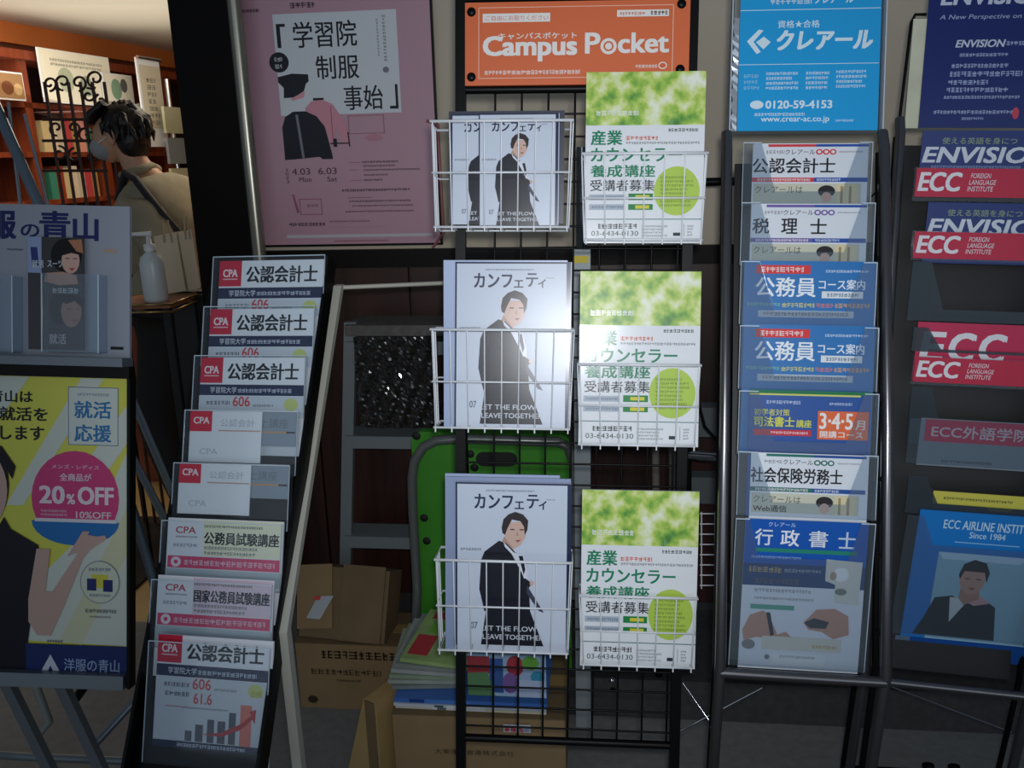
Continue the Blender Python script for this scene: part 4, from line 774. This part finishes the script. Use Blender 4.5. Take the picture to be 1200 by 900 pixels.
child_sheet('poster_panel', (-118, 440, 152, 792), -.002, .006, mat('yellow_poster', YE, .3, spec=.5), [
    ('p', [(-118, 440), (36, 441), (-20, 520), (-118, 520)], PALE), ('p', [(96, 441), (122, 441), (28, 590), (8, 590)], PALE), ('p', [(151, 468), (151, 512), (118, 560), (100, 540)], PALE),
    ('p', [(151, 520), (151, 752), (-10, 748), (30, 690), (110, 610)], PALE), ('p', [(151, 585), (151, 640), (96, 752), (70, 748)], (206, 206, 170)),
    ('t', '洋服の青山は', -62, 457, 40, 471, (30, 34, 40), .03), ('t', 'あなたの就活を', -76, 476, 57, 492, (30, 34, 40), .03), ('t', 'サポートします', -76, 497, 53, 514, (30, 34, 40), .03),
    ('r', 81, 451, 139, 518, (206, 214, 206)), ('o', 81, 451, 139, 518, .8, (90, 110, 150)), ('t', '就活', 88, 467, 131, 487, (52, 118, 170), .03), ('t', '応援', 88, 494, 131, 514, (52, 118, 170), .03), ('d', 92, 458, 128, 461, (130, 150, 170)),
    ('e', 89, 580, 51, 55, (206, 66, 122)), ('p', [(140-51-51*math.cos(t)*1.0, 607+28*math.sin(t)) for t in [math.pi*i/14 for i in range(15)]], (36, 112, 178)), ('r', 42, 604, 137, 608, (220, 214, 220)),
    ('t', 'メンズ・レディス', 62, 541, 117, 546, (226, 200, 212), .01), ('t', '全商品が', 71, 551, 108, 560, (226, 200, 212), .03), ('t', '20', 47, 566, 77, 587, (230, 216, 222), .05), ('t', '%', 79, 575, 89, 587, (230, 216, 222), .04), ('t', 'OFF', 92, 566, 134, 587, (230, 216, 222), .05), ('d', 49, 594, 86, 601, (222, 190, 204), 2), ('t', '10%OFF', 90, 595, 131, 603, (226, 206, 214), .03),
    ('e', -24, 566, 36, 54, (28, 24, 30)), ('e', -26, 573, 36, 50, SKN2), ('p', [(-60, 545), (-40, 526), (0, 532), (16, 560), (20, 545), (4, 522), (-24, 514), (-52, 520)], (28, 24, 30)), ('e', -10, 560, 6, 1.6, (50, 40, 44)), ('p', [(-20, 592), (2, 588), (-4, 596), (-16, 597)], (176, 70, 90)), ('e', -38, 560, 6, 1.6, (50, 40, 44)),
    ('p', [(-40, 612), (-4, 606), (4, 640), (-30, 660)], SKN2),
    ('p', [(-118, 660), (-70, 632), (-36, 620), (-20, 650), (6, 604), (14, 618), (46, 636), (48, 660), (40, 700), (33, 752), (30, 790), (-118, 788)], SUIT),
    ('p', [(44, 640), (60, 640), (54, 690), (62, 690), (92, 644), (84, 640), (100, 626), (124, 622), (126, 626), (106, 640), (98, 650), (76, 706), (60, 742), (44, 742), (34, 726), (34, 700)], SKN2), ('p', [(88, 640), (104, 622), (118, 624), (104, 636)], SKN2), ('p', [(80, 648), (98, 618), (106, 618), (94, 642)], SKN2),
    ('e', 118, 677, 23, 25, (110, 120, 140)), ('e', 118, 677, 22.2, 24.2, (204, 210, 190)), ('p', [(108, 668), (128, 668), (126, 684), (110, 684)], (206, 200, 70)), ('r', 103, 673, 114, 687, (38, 48, 104)), ('r', 122, 674, 133, 688, (38, 48, 104)), ('d', 105, 660, 131, 664, (110, 120, 140)), ('d', 106, 691, 130, 694, (110, 120, 140)),
    ('d', 101, 709, 137, 713, (120, 124, 120)), ('d', 106, 717, 131, 719, (120, 124, 120)), ('d', 56, 747, 74, 750, (110, 110, 110)),
    ('r', 31, 752, 152, 792, (28, 46, 100)), ('p', [(48, 786), (60, 764), (72, 786), (64, 786), (60, 777), (56, 786)], (200, 206, 214)), ('t', '洋服の青山', 76, 768, 141, 783, (150, 166, 196), .01)], base=.0006)
# brochure pockets on the header
def box_pocket(x0, x1, y0, y1):
    a, t_ = au(x0, y0, .03); b_, _ = au(x1, y0, .03); _, d_ = au(x0, y1, .03); m = MB()
    m.box(a, b_, -.031, -.030, d_, t_, clear('pocket_plastic', (.90, .93, .96), .02, .12, .04, (.35, .45, .58)) if 'pp' not in MATS else MATS['pp'])
    MATS.setdefault('pp', m.mats[0])
    m.box(a, b_, -.03, 0, d_-.001, d_, MATS['pp'])
    for x in (a, b_-.001): m.box(x, x+.001, -.03, 0, d_, t_, MATS['pp'])
    o = m.build('brochure_pocket', ao); e = MB()
    for x in (a-.0005, b_-.0015): e.box(x, x+.002, -.0325, -.0305, d_, t_, ACRE)
    e.build('pocket_edge', o)
box_pocket(49, 116, 320, 412); box_pocket(-22, 15, 322, 412)
s = Sheet('fashion_brochure', AO, (33, 278, 98, 410), 'dark brochure with two faces in the clear pocket on the grey header board', 'brochure', thick=.003, off=.012, body=mat('dark_brochure', (34, 32, 34), .3))
s.art([('r', 33, 278, 49, 320, (150, 164, 200)), ('p', [(36, 290), (44, 290), (46, 312), (38, 312)], (50, 60, 120)), ('e', 78, 299, 18, 20, (22, 18, 20)), ('e', 83, 305, 10.5, 15, (206, 166, 150)), ('p', [(70, 300), (74, 290), (90, 288), (94, 298), (84, 296)], (20, 16, 18)), ('p', [(80, 281), (96, 280), (98, 296), (90, 294)], (176, 120, 90)),
    ('r', 77, 302, 82, 303, (40, 30, 30)), ('r', 86, 302, 91, 303, (40, 30, 30)), ('p', [(81, 314), (88, 313), (85, 317)], (180, 70, 80)), ('p', [(54, 320), (74, 318), (90, 322), (92, 332), (70, 334), (52, 330)], (190, 146, 126)),
    ('t', '就活', 38, 305, 52, 314, (200, 206, 214), .02), ('t', 'スーツ', 56, 305, 74, 313, (200, 206, 214), .02), ('d', 62, 337, 92, 343, (200, 204, 206)),
    ('e', 72, 362, 14, 18, (48, 40, 30)), ('e', 84, 364, 12, 19, (166, 130, 112)), ('p', [(72, 352), (82, 344), (96, 348), (97, 360), (88, 352), (78, 356)], (44, 36, 30)), ('r', 79, 361, 84, 362, (40, 30, 30)), ('r', 89, 361, 94, 362, (40, 30, 30)), ('p', [(84, 374), (91, 374), (87, 377)], (150, 90, 84)), ('t', '就活', 58, 391, 78, 403, (206, 206, 206), .01)])
# legs of the stand
LM = SILVER
for x, dx in ((au(8, 800)[0], .02), (au(72, 800)[0], .02), (au(-100, 800)[0], 0)):
    p0 = AO @ Vector((x, 0, z5)); p1 = Vector((p0.x+.055+dx, p0.y+.06, .012)); I = AO.inverted(); wv = Vector((.011, 0, 0)); dv = Vector((0, .008, 0))
    MB().hexa([I @ (p1-wv-dv), I @ (p1+wv-dv), I @ (p1+wv+dv), I @ (p1-wv+dv), I @ (p0-wv-dv), I @ (p0+wv-dv), I @ (p0+wv+dv), I @ (p0-wv+dv)], LM).build('leg', ao)
I = AO.inverted()
p0 = atY(20, 886, 1.42); p1 = atY(185, 893, 1.42)
MB().tube([I @ Vector((p0.x-.3, 1.43, p0.z)), I @ p0, I @ p1], .009, LM, 10).build('cross_tube', ao)
for (a_, b_, r_) in (((150, 455, 1.75), (203, 580, 1.62), .0085), ((150, 525, 1.72), (200, 622, 1.6), .0085), ((166, 813, 1.62), (108, 876, 1.52), .0085)):
    MB().tube([I @ atY(*a_), I @ atY(*b_)], r_, CHROME if r_ < .008 else mat('steel_blue_tube', (120, 134, 146), .28, .7), 10).build('strut', ao)
MB().tube([I @ atY(40, 798, 1.75), I @ atY(58, 846, 1.72), I @ atY(36, 872, 1.70)], .010, mat('pale_grey_tube', (130, 136, 132), .5), 8).build('rear_foot', ao)
MB().tube([I @ atY(88, 820, 1.8), I @ atY(98, 806, 1.8)], .012, BLACK, 8).build('rubber_tip', ao)
# folded easel behind the header board
ea = empty('folding_easel', pose((atY(20, 180, 1.95).x, 1.95, 0)), 'grey metal folding easel behind the grey header board, top left', 'easel'); I = ea.matrix_world.inverted()
for pts, r_, m_, n_ in (([(-6, 122, 1.95), (46, 240, 1.85)], .013, 'steel_blue_tube', 'leg'), ([(10, 120, 1.96), (24, 240, 1.9)], .004, 'chrome', 'rod'), ([(29, 134, 1.96), (54, 232, 1.9)], .004, 'chrome', 'rod')):
    a_, b_ = (atY(*q_) for q_ in pts); e_ = a_+(b_-a_)*((a_.z-.02)/(a_.z-b_.z)) if n_ == 'leg' else b_+(b_-a_)*.6
    e_ = Vector((b_.x+(e_.x-b_.x)*.25, b_.y, e_.z)) if n_ == 'leg' else b_+(b_-a_)*1.2
    MB().tube([I @ a_, I @ b_, I @ e_], r_, MATS[m_], 8).build(n_, ea)

#@@FLOOR THINGS
q0 = atZ(120, 690, .012); q1 = atZ(215, 606, .012)
MB().box(q0.x-.5, q1.x+.12, q0.y, q1.y, 0.0, .012, mat('black_rubber_mat', (14, 13, 13), .8, bump=.4, scale=90)).build('door_mat', label='black rubber mat on the shop floor just inside the opening', category='mat')
def carton(name, x0, x1, ytop, Y, depth, label, items=None, z0=0, yaw=0, m_=CARD, tape=True):
    a = atY(x0, ytop, Y); b_ = atY(x1, ytop, Y); W = (b_-a).length; H = (a.z+b_.z)/2-z0; M = pose((a.x, Y, z0), yaw)
    o = tag(MB().box(0, W, 0, depth, 0, H, m_).build(name, None, M), label, 'box'); t = .0025
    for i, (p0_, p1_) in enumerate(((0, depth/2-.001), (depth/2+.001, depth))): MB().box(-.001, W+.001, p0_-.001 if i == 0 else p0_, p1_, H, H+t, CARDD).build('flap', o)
    if tape: MB().box(-.002, W+.002, depth/2-.022, depth/2+.022, H+t, H+t+.0008, mat('packing_tape', (150, 122, 78), .25)).build('tape', o)
    if items:
        art(o, items, lambda x, y: ((x-x0)/(x1-x0)*W, H-(y-ytop)/1.0*(W/(x1-x0))), base=.0006)
    return o, M, W, H
bxB, MBx, WB_, HB = carton('cardboard_box', 460, 662, 842, 1.66, .30, 'large cardboard box on the floor directly behind the black stand', [('t', '大東運輸倉庫株式会社', 508, 886, 602, 893, (60, 48, 36), .0)], yaw=1)
carton('cardboard_box', 346, 478, 756, 1.96, .17, 'brown cardboard box with printed lettering on the floor left of the magazine pile', [('d', 376, 764, 462, 774, (46, 36, 26)), ('d', 362, 788, 444, 795, (78, 62, 44)), ('d', 392, 801, 420, 804, (80, 64, 46)), ('e', 361, 829, 6, 5, (58, 46, 34))])
# open upper box lying tilted on it
a = atY(352, 752, 1.97); H_ = atY(410, 756, 1.96).z
M = pose((a.x, 1.985, H_+.006), -6, 24)
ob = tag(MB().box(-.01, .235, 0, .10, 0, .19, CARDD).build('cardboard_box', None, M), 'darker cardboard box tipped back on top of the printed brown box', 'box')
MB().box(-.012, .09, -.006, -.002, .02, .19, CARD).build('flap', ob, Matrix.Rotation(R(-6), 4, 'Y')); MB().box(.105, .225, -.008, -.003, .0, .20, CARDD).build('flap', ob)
MB().prism([(.012, .05), (.052, .05), (.085, .115), (.040, .11)], -.011, -.0095, mat('shipping_label', (170, 174, 180), .4)).build('shipping_label', ob); MB().prism([(.028, .10), (.046, .10), (.05, .11), (.032, .11)], -.0125, -.0112, mat('label_red', (190, 60, 60), .4)).build('label_mark', ob)
# yellowish carton turned on edge between them
a = atY(412, 806, 1.72)
M = pose((a.x+.0, 1.70, 0), -28) ; hgt = a.z
m = MB(); m.hexa([(-.03, 0, 0), (.085, 0, 0), (.085, .09, 0), (-.03, .09, 0), (.045, 0, hgt), (.085, 0, hgt), (.085, .09, hgt), (.045, .09, hgt)], mat('yellow_cardboard', (166, 138, 88), .8, var=.1, scale=9))
c5 = tag(m.build('cardboard_box', None, M), 'yellowish cardboard carton with a slanted edge left of the large box', 'box'); MB().box(.05, .08, -.002, .001, .0, hgt, CARDD).build('flap', c5)
# pile of magazines and leaflets on the large box
zt_ = HB+.0035; base = MBx
def onbox(x, y, Y): return atY(x, y, Y)
def booklet(name, x0, x1, Y, z, h, m_, label, depth=.2, yaw=0, items=None, cat='magazine', group='magazines piled on the large box'):
    a = atY(x0, 820, Y); b_ = atY(x1, 820, Y); W = b_.x-a.x
    o = tag(MB().box(0, W, 0, depth, 0, h-.0006, m_).build(name, None, pose((a.x, Y, z), yaw)), label, cat, group)
    if items:
        for (u0, u1, c) in items: MB().box(W*u0, W*u1, -.0006, .0, h*.1, h*.85, pc(c)).build('spine_print', o)
    return o
z = zt_
booklet('magazine', 463, 640, 1.68, z, .0075, mat('white_mag', (206, 208, 206), .4), 'lowest white magazine of the pile on the large cardboard box', items=((.0, .25, (190, 188, 176)), (.28, .34, (90, 96, 100)), (.6, .98, (196, 190, 160)))); z += .0075
booklet('magazine', 461, 640, 1.678, z, .007, mat('white_mag2', (190, 196, 204), .4), 'white magazine with a dark spine mark, second from the bottom of the pile', items=((.27, .33, (70, 90, 90)), (.35, .6, (214, 216, 220)))); z += .007
booklet('magazine', 462, 641, 1.682, z, .012, mat('blue_mag', (60, 104, 176), .4), 'thick blue magazine in the middle of the pile on the large box', items=((.1, .2, (36, 66, 130)), (.2, .5, (76, 120, 190)))); z += .012
pal = [(120, 128, 122), (150, 156, 146), (134, 150, 124), (156, 160, 158), (128, 136, 130), (146, 170, 110)]
LBL = ['lowest grey', 'second lowest grey', 'third lowest green-grey', 'fourth lowest pale grey', 'fifth lowest grey', 'topmost green and red']
xs0 = [457, 453, 455, 457, 462, 468]
for i, c in enumerate(pal):
    a = atY(xs0[i], 800-i*8, 1.70+i*.006); W = .165; M = pose((a.x, 1.71+i*.004, z+.001+.0125*i), 6-i*3) @ Matrix.Rotation(R(3+i*.0), 4, 'X')
    o = tag(MB().box(0, W, 0, .21, 0, .010, mat('wrapped_%d' % i, c, .2, var=.15, scale=18)).build('wrapped_leaflets', None, M), LBL[i]+' plastic-wrapped leaflet bundle of the slumped pile behind the bottom basket', 'leaflets', 'plastic-wrapped leaflet bundles on the pile')
    if i == 5:
        art_ = MB(); art_.box(.01, .06, .02, .10, .0101, .0106, pc((176, 60, 66))); art_.box(.03, .15, .11, .16, .0101, .0106, pc((110, 170, 70))); art_.box(.02, .09, .17, .2, .0101, .0106, pc((170, 60, 60))); art_.build('cover_print', o)
a = atY(548, 834, 1.675); M = pose((a.x, 1.665, z-.02+.02), 2, 12)
s_ = Sheet('magazine', pose((0, 1.672, 0), 0, 0), (548, 768, 640, 816), 'colourful red, green and blue magazine standing against the pile behind the wire grid', 'magazine', 'magazines piled on the large box', thick=.006, body=mat('colour_mag', (150, 176, 206), .35))
s_.art([('r', 548, 770, 574, 790, (150, 60, 66)), ('r', 574, 772, 590, 812, (60, 90, 150)), ('p', [(548, 790), (572, 788), (580, 816), (548, 816)], (90, 130, 90)), ('e', 604, 780, 10, 12, (160, 60, 70)), ('e', 598, 800, 9, 12, (120, 90, 150)), ('e', 622, 776, 10, 8, (100, 160, 70)), ('e', 630, 792, 8, 7, (60, 140, 170)), ('r', 606, 796, 640, 816, (170, 186, 214))])
o = MB().box(0, .063, -.0012, 0, 0, .020, pc((186, 190, 196))).build('printed_label', bxB, MBx.inverted() @ pose((atY(590, 857, 1.66).x, 1.659, atY(590, 857, 1.66).z), 1)); art(o, [('t', '急便', 2, -13, 30, -2, (196, 30, 50), .04), ('t', 'EXP', 32, -13, 46, -4, (196, 30, 50), .04), ('r', 48, -12, 58, -1, (150, 160, 190))], lambda x, y: (x*.001, .018+y*.0013), base=.0018)

# ladder
Yl = 2.16
ld = empty('step_ladder', pose((atY(405, 640, Yl).x, Yl, 0)), 'grey aluminium step ladder standing against the dark wainscot', 'ladder'); I = ld.matrix_world.inverted()
AL = mat('dull_aluminium', (118, 126, 128), .4, .15)
def lp(x, y, Y=Yl): return I @ atY(x, y, Y)
def plank(name, pts, d, m_, par): m = MB(); P_ = [Vector(p_) for p_ in pts]; dv = Vector((0, d, 0)); m.hexa([P_[0], P_[1], P_[1]+dv, P_[0]+dv, P_[3], P_[2], P_[2]+dv, P_[3]+dv], m_); return m.build(name, par)
for (xt, xb) in ((403, 398), (522, 548)):
    t_ = lp(xt, 378); w_ = .032; b_ = lp(xb, 660); b2 = b_+(b_-t_)*((b_.z)/(t_.z-b_.z)); b2.z = 0.0
    plank('side_rail', (b2, b2+Vector((w_, 0, 0)), t_+Vector((w_, 0, 0)), t_), .02, AL, ld)
for y in (408, 517, 633):
    a = lp(406, y+7); b_ = lp(536, y+7); m = MB(); m.box(a.x, b_.x, -.01, .08, a.z, a.z+.035, AL); m.build('step', ld)
a = lp(407, 392); b_ = lp(526, 366); MB().box(a.x, b_.x, -.02, .12, a.z, a.z+.028, mat('ladder_top', (84, 82, 78), .6, var=.25, scale=60)).build('top_cap', ld)
# dark plastic bag hanging over it
n = 36; m = MB(); vs = []; rnd = random.Random(9)
P0 = atY(414, 395, Yl-.035); P1 = atY(512, 395, Yl-.035); Hh = atY(414, 395, Yl-.035).z-atY(414, 500, Yl-.035).z
for j in range(n+1):
    for i in range(n+1): vs.append((i/n*(P1.x-P0.x), rnd.uniform(-.0022, .0022)+.004*math.sin(i*.9+j*.4), -j/n*Hh))
m.add(vs, [(j*(n+1)+i, j*(n+1)+i+1, (j+1)*(n+1)+i+1, (j+1)*(n+1)+i) for j in range(n) for i in range(n)], mat('dark_crinkled_plastic', (34, 31, 30), .13, spec=1.0), False)
o = tag(m.build('plastic_bag', None, pose(P0)), 'dark crinkled shiny plastic sheet hanging on the aluminium ladder', 'plastic sheet'); sf = o.modifiers.new('t', 'SOLIDIFY'); sf.thickness = .001

# green platform cart stood on end
Yc = 2.02; ct = empty('platform_cart', pose((atY(580, 720, Yc).x, Yc, 0)), 'green platform cart stood upright behind the black stand, with grey tube handle', 'cart'); I = ct.matrix_world.inverted()
def cp_(x, y, Y=Yc): return I @ atY(x, y, Y)
a = cp_(481, 506); b_ = cp_(668, 506); cr_ = .03; zl = .02; m = MB(); zt2 = a.z
pts = [(a.x, zl), (b_.x, zl)] + [(b_.x-cr_+cr_*math.cos(t), zt2-cr_+cr_*math.sin(t)) for t in [math.pi/2*k/5 for k in range(6)]] + [(a.x+cr_+cr_*math.cos(t), zt2-cr_+cr_*math.sin(t)) for t in [math.pi/2+math.pi/2*k/5 for k in range(6)]]
m.prism(pts, 0, .03, mat('green_plastic', (58, 134, 34), .45, var=.05, scale=10)); m.build('deck', ct)
s0 = cp_(558, 546); s1 = cp_(606, 530); m = MB(); r_ = (s1.z-s0.z)/2; cz = (s1.z+s0.z)/2
m.prism([(s0.x+r_+r_*math.cos(t), cz+r_*math.sin(t)) for t in [math.pi/2+math.pi*k/8 for k in range(9)]] + [(s1.x-r_+r_*math.cos(t), cz+r_*math.sin(t)) for t in [-math.pi/2+math.pi*k/8 for k in range(9)]], -.002, .0, mat('slot_black', (12, 16, 10), .7)); m.build('hand_slot', ct)
for (x, y) in ((488, 511), (497, 607), (551, 532), (556, 548), (500, 634)): q_ = cp_(x, y); MB().lathe([(.0, .004), (.009, .004), (.011, 0)], mat('slot_black', (12, 16, 10), .7), 12).build('bolt', ct, Matrix.Translation((q_.x, 0, q_.z)) @ Matrix.Rotation(R(90), 4, 'X'))
hy = -.035
def ch(x, y): q_ = cp_(x, y, Yc+hy); return Vector((q_.x, hy, q_.z))
MB().tube([ch(486, 760), ch(489, 690), ch(484, 600), ch(483, 560), ch(486, 540), ch(496, 524), ch(512, 516), ch(540, 514), ch(600, 516), ch(655, 518), ch(666, 524), ch(673, 545), ch(673, 700)], .0125, mat('grey_tube', (112, 116, 114), .35, .5), 12).build('handle', ct)

# grey wall post with a pipe above and a yellow sticker
gp0 = atY(673, 500, 1.93); gp1 = atY(692, 500, 1.93); zt3 = atY(680, 292, 1.93).z
gp = tag(MB().box(0, gp1.x-gp0.x, 0, .03, 0, zt3-0, mat('pale_grey_channel', (150, 160, 164), .4, .2)).build('metal_post', None, pose((gp0.x, 1.93, 0))), 'pale grey metal post standing behind the black stand between the two columns of baskets', 'post')
MB().tube([(.018, .012, zt3), (.020, .0, atY(683, 172, 1.93).z)], .012, mat('grey_pipe', (90, 98, 104), .2, .8), 12).build('pipe', gp)
sx = atY(672, 305, 1.93); MB().box(-.001, .034, -.0015, 0, sx.z-.006, sx.z+.010, mat('yellow_sticker', (220, 200, 40), .5)).build('sticker', gp)
# things crowded behind the flyers on the right
tr = empty('folding_trolley', pose((atY(775, 700, 2.02).x, 2.05, .115)), 'black folding trolley with chrome parts standing behind the right-hand flyers', 'trolley'); I = tr.matrix_world.inverted()
def tp(x, y, Y=2.05): return I @ atY(x, y, Y)
PT = mat('grey_plastic_tube', (104, 100, 94), .3)
MB().tube([tp(768, 520), tp(771, 830)], .010, PT, 10).build('upright', tr); MB().tube([tp(788, 520), tp(788, 830)], .010, PT, 10).build('upright', tr)
MB().tube([tp(806, 533), tp(852, 536)], .012, CHROME, 12).build('grip', tr)
MB().tube([tp(806, 420), tp(808, 840)], .008, BLACK, 8).build('frame_tube', tr)
MB().tube([tp(818, 470), tp(826, 500), tp(842, 518), tp(850, 520)], .004, BLACK, 6).build('cable', tr)
MB().tube([tp(690, 822, 2.0), tp(795, 822, 2.0)], .009, BLACK, 8).build('base_bar', tr); MB().tube([tp(772, 776, 2.0), tp(772, 822, 2.0)], .009, BLACK, 8).build('base_bar', tr)
MB().ball(tuple(tp(718, 803, 2.0)), .022, BLACK, 14, 10).build('caster', tr); MB().ball(tuple(tp(717, 797, 1.985)), .010, CHROME, 12, 8).build('hub', tr)
m = MB()
for y in range(602, 690, 12): m.tube([tp(820, y, 2.1), tp(846, y, 2.1)], .002, WHITEW, 5)
for x in (822, 838): m.tube([tp(x, 600, 2.1), tp(x, 690, 2.1)], .0022, WHITEW, 5)
m.build('wire_shelf', tr)
for (x0, y0, x1, y1, lab_) in ((812, 478, 850, 512, 'grey plastic crate panel between the stand and the middle rack, upper'), (808, 560, 846, 590, 'grey plastic crate panel between the stand and the middle rack, lower')):
    a = atY(x0, y1, 2.2); b_ = atY(x1, y0, 2.2); m = MB(); m.box(0, b_.x-a.x, 0, .05, 0, b_.z-a.z, mat('grey_crate', (86, 92, 94), .5)); 
    o = m.build('crate_panel', tr, tr.matrix_world.inverted() @ pose((a.x, 2.2, a.z)))
pp_ = atY(836, 213, 2.1)
MB().tube([(pp_.x-.05, 2.1, pp_.z), (pp_.x+.06, 2.1, pp_.z)], .010, BLACK, 10).build('wall_bar', label='short black bar between the top right flyer and the middle rack', category='bar')


bpy.data.objects.remove(_o)
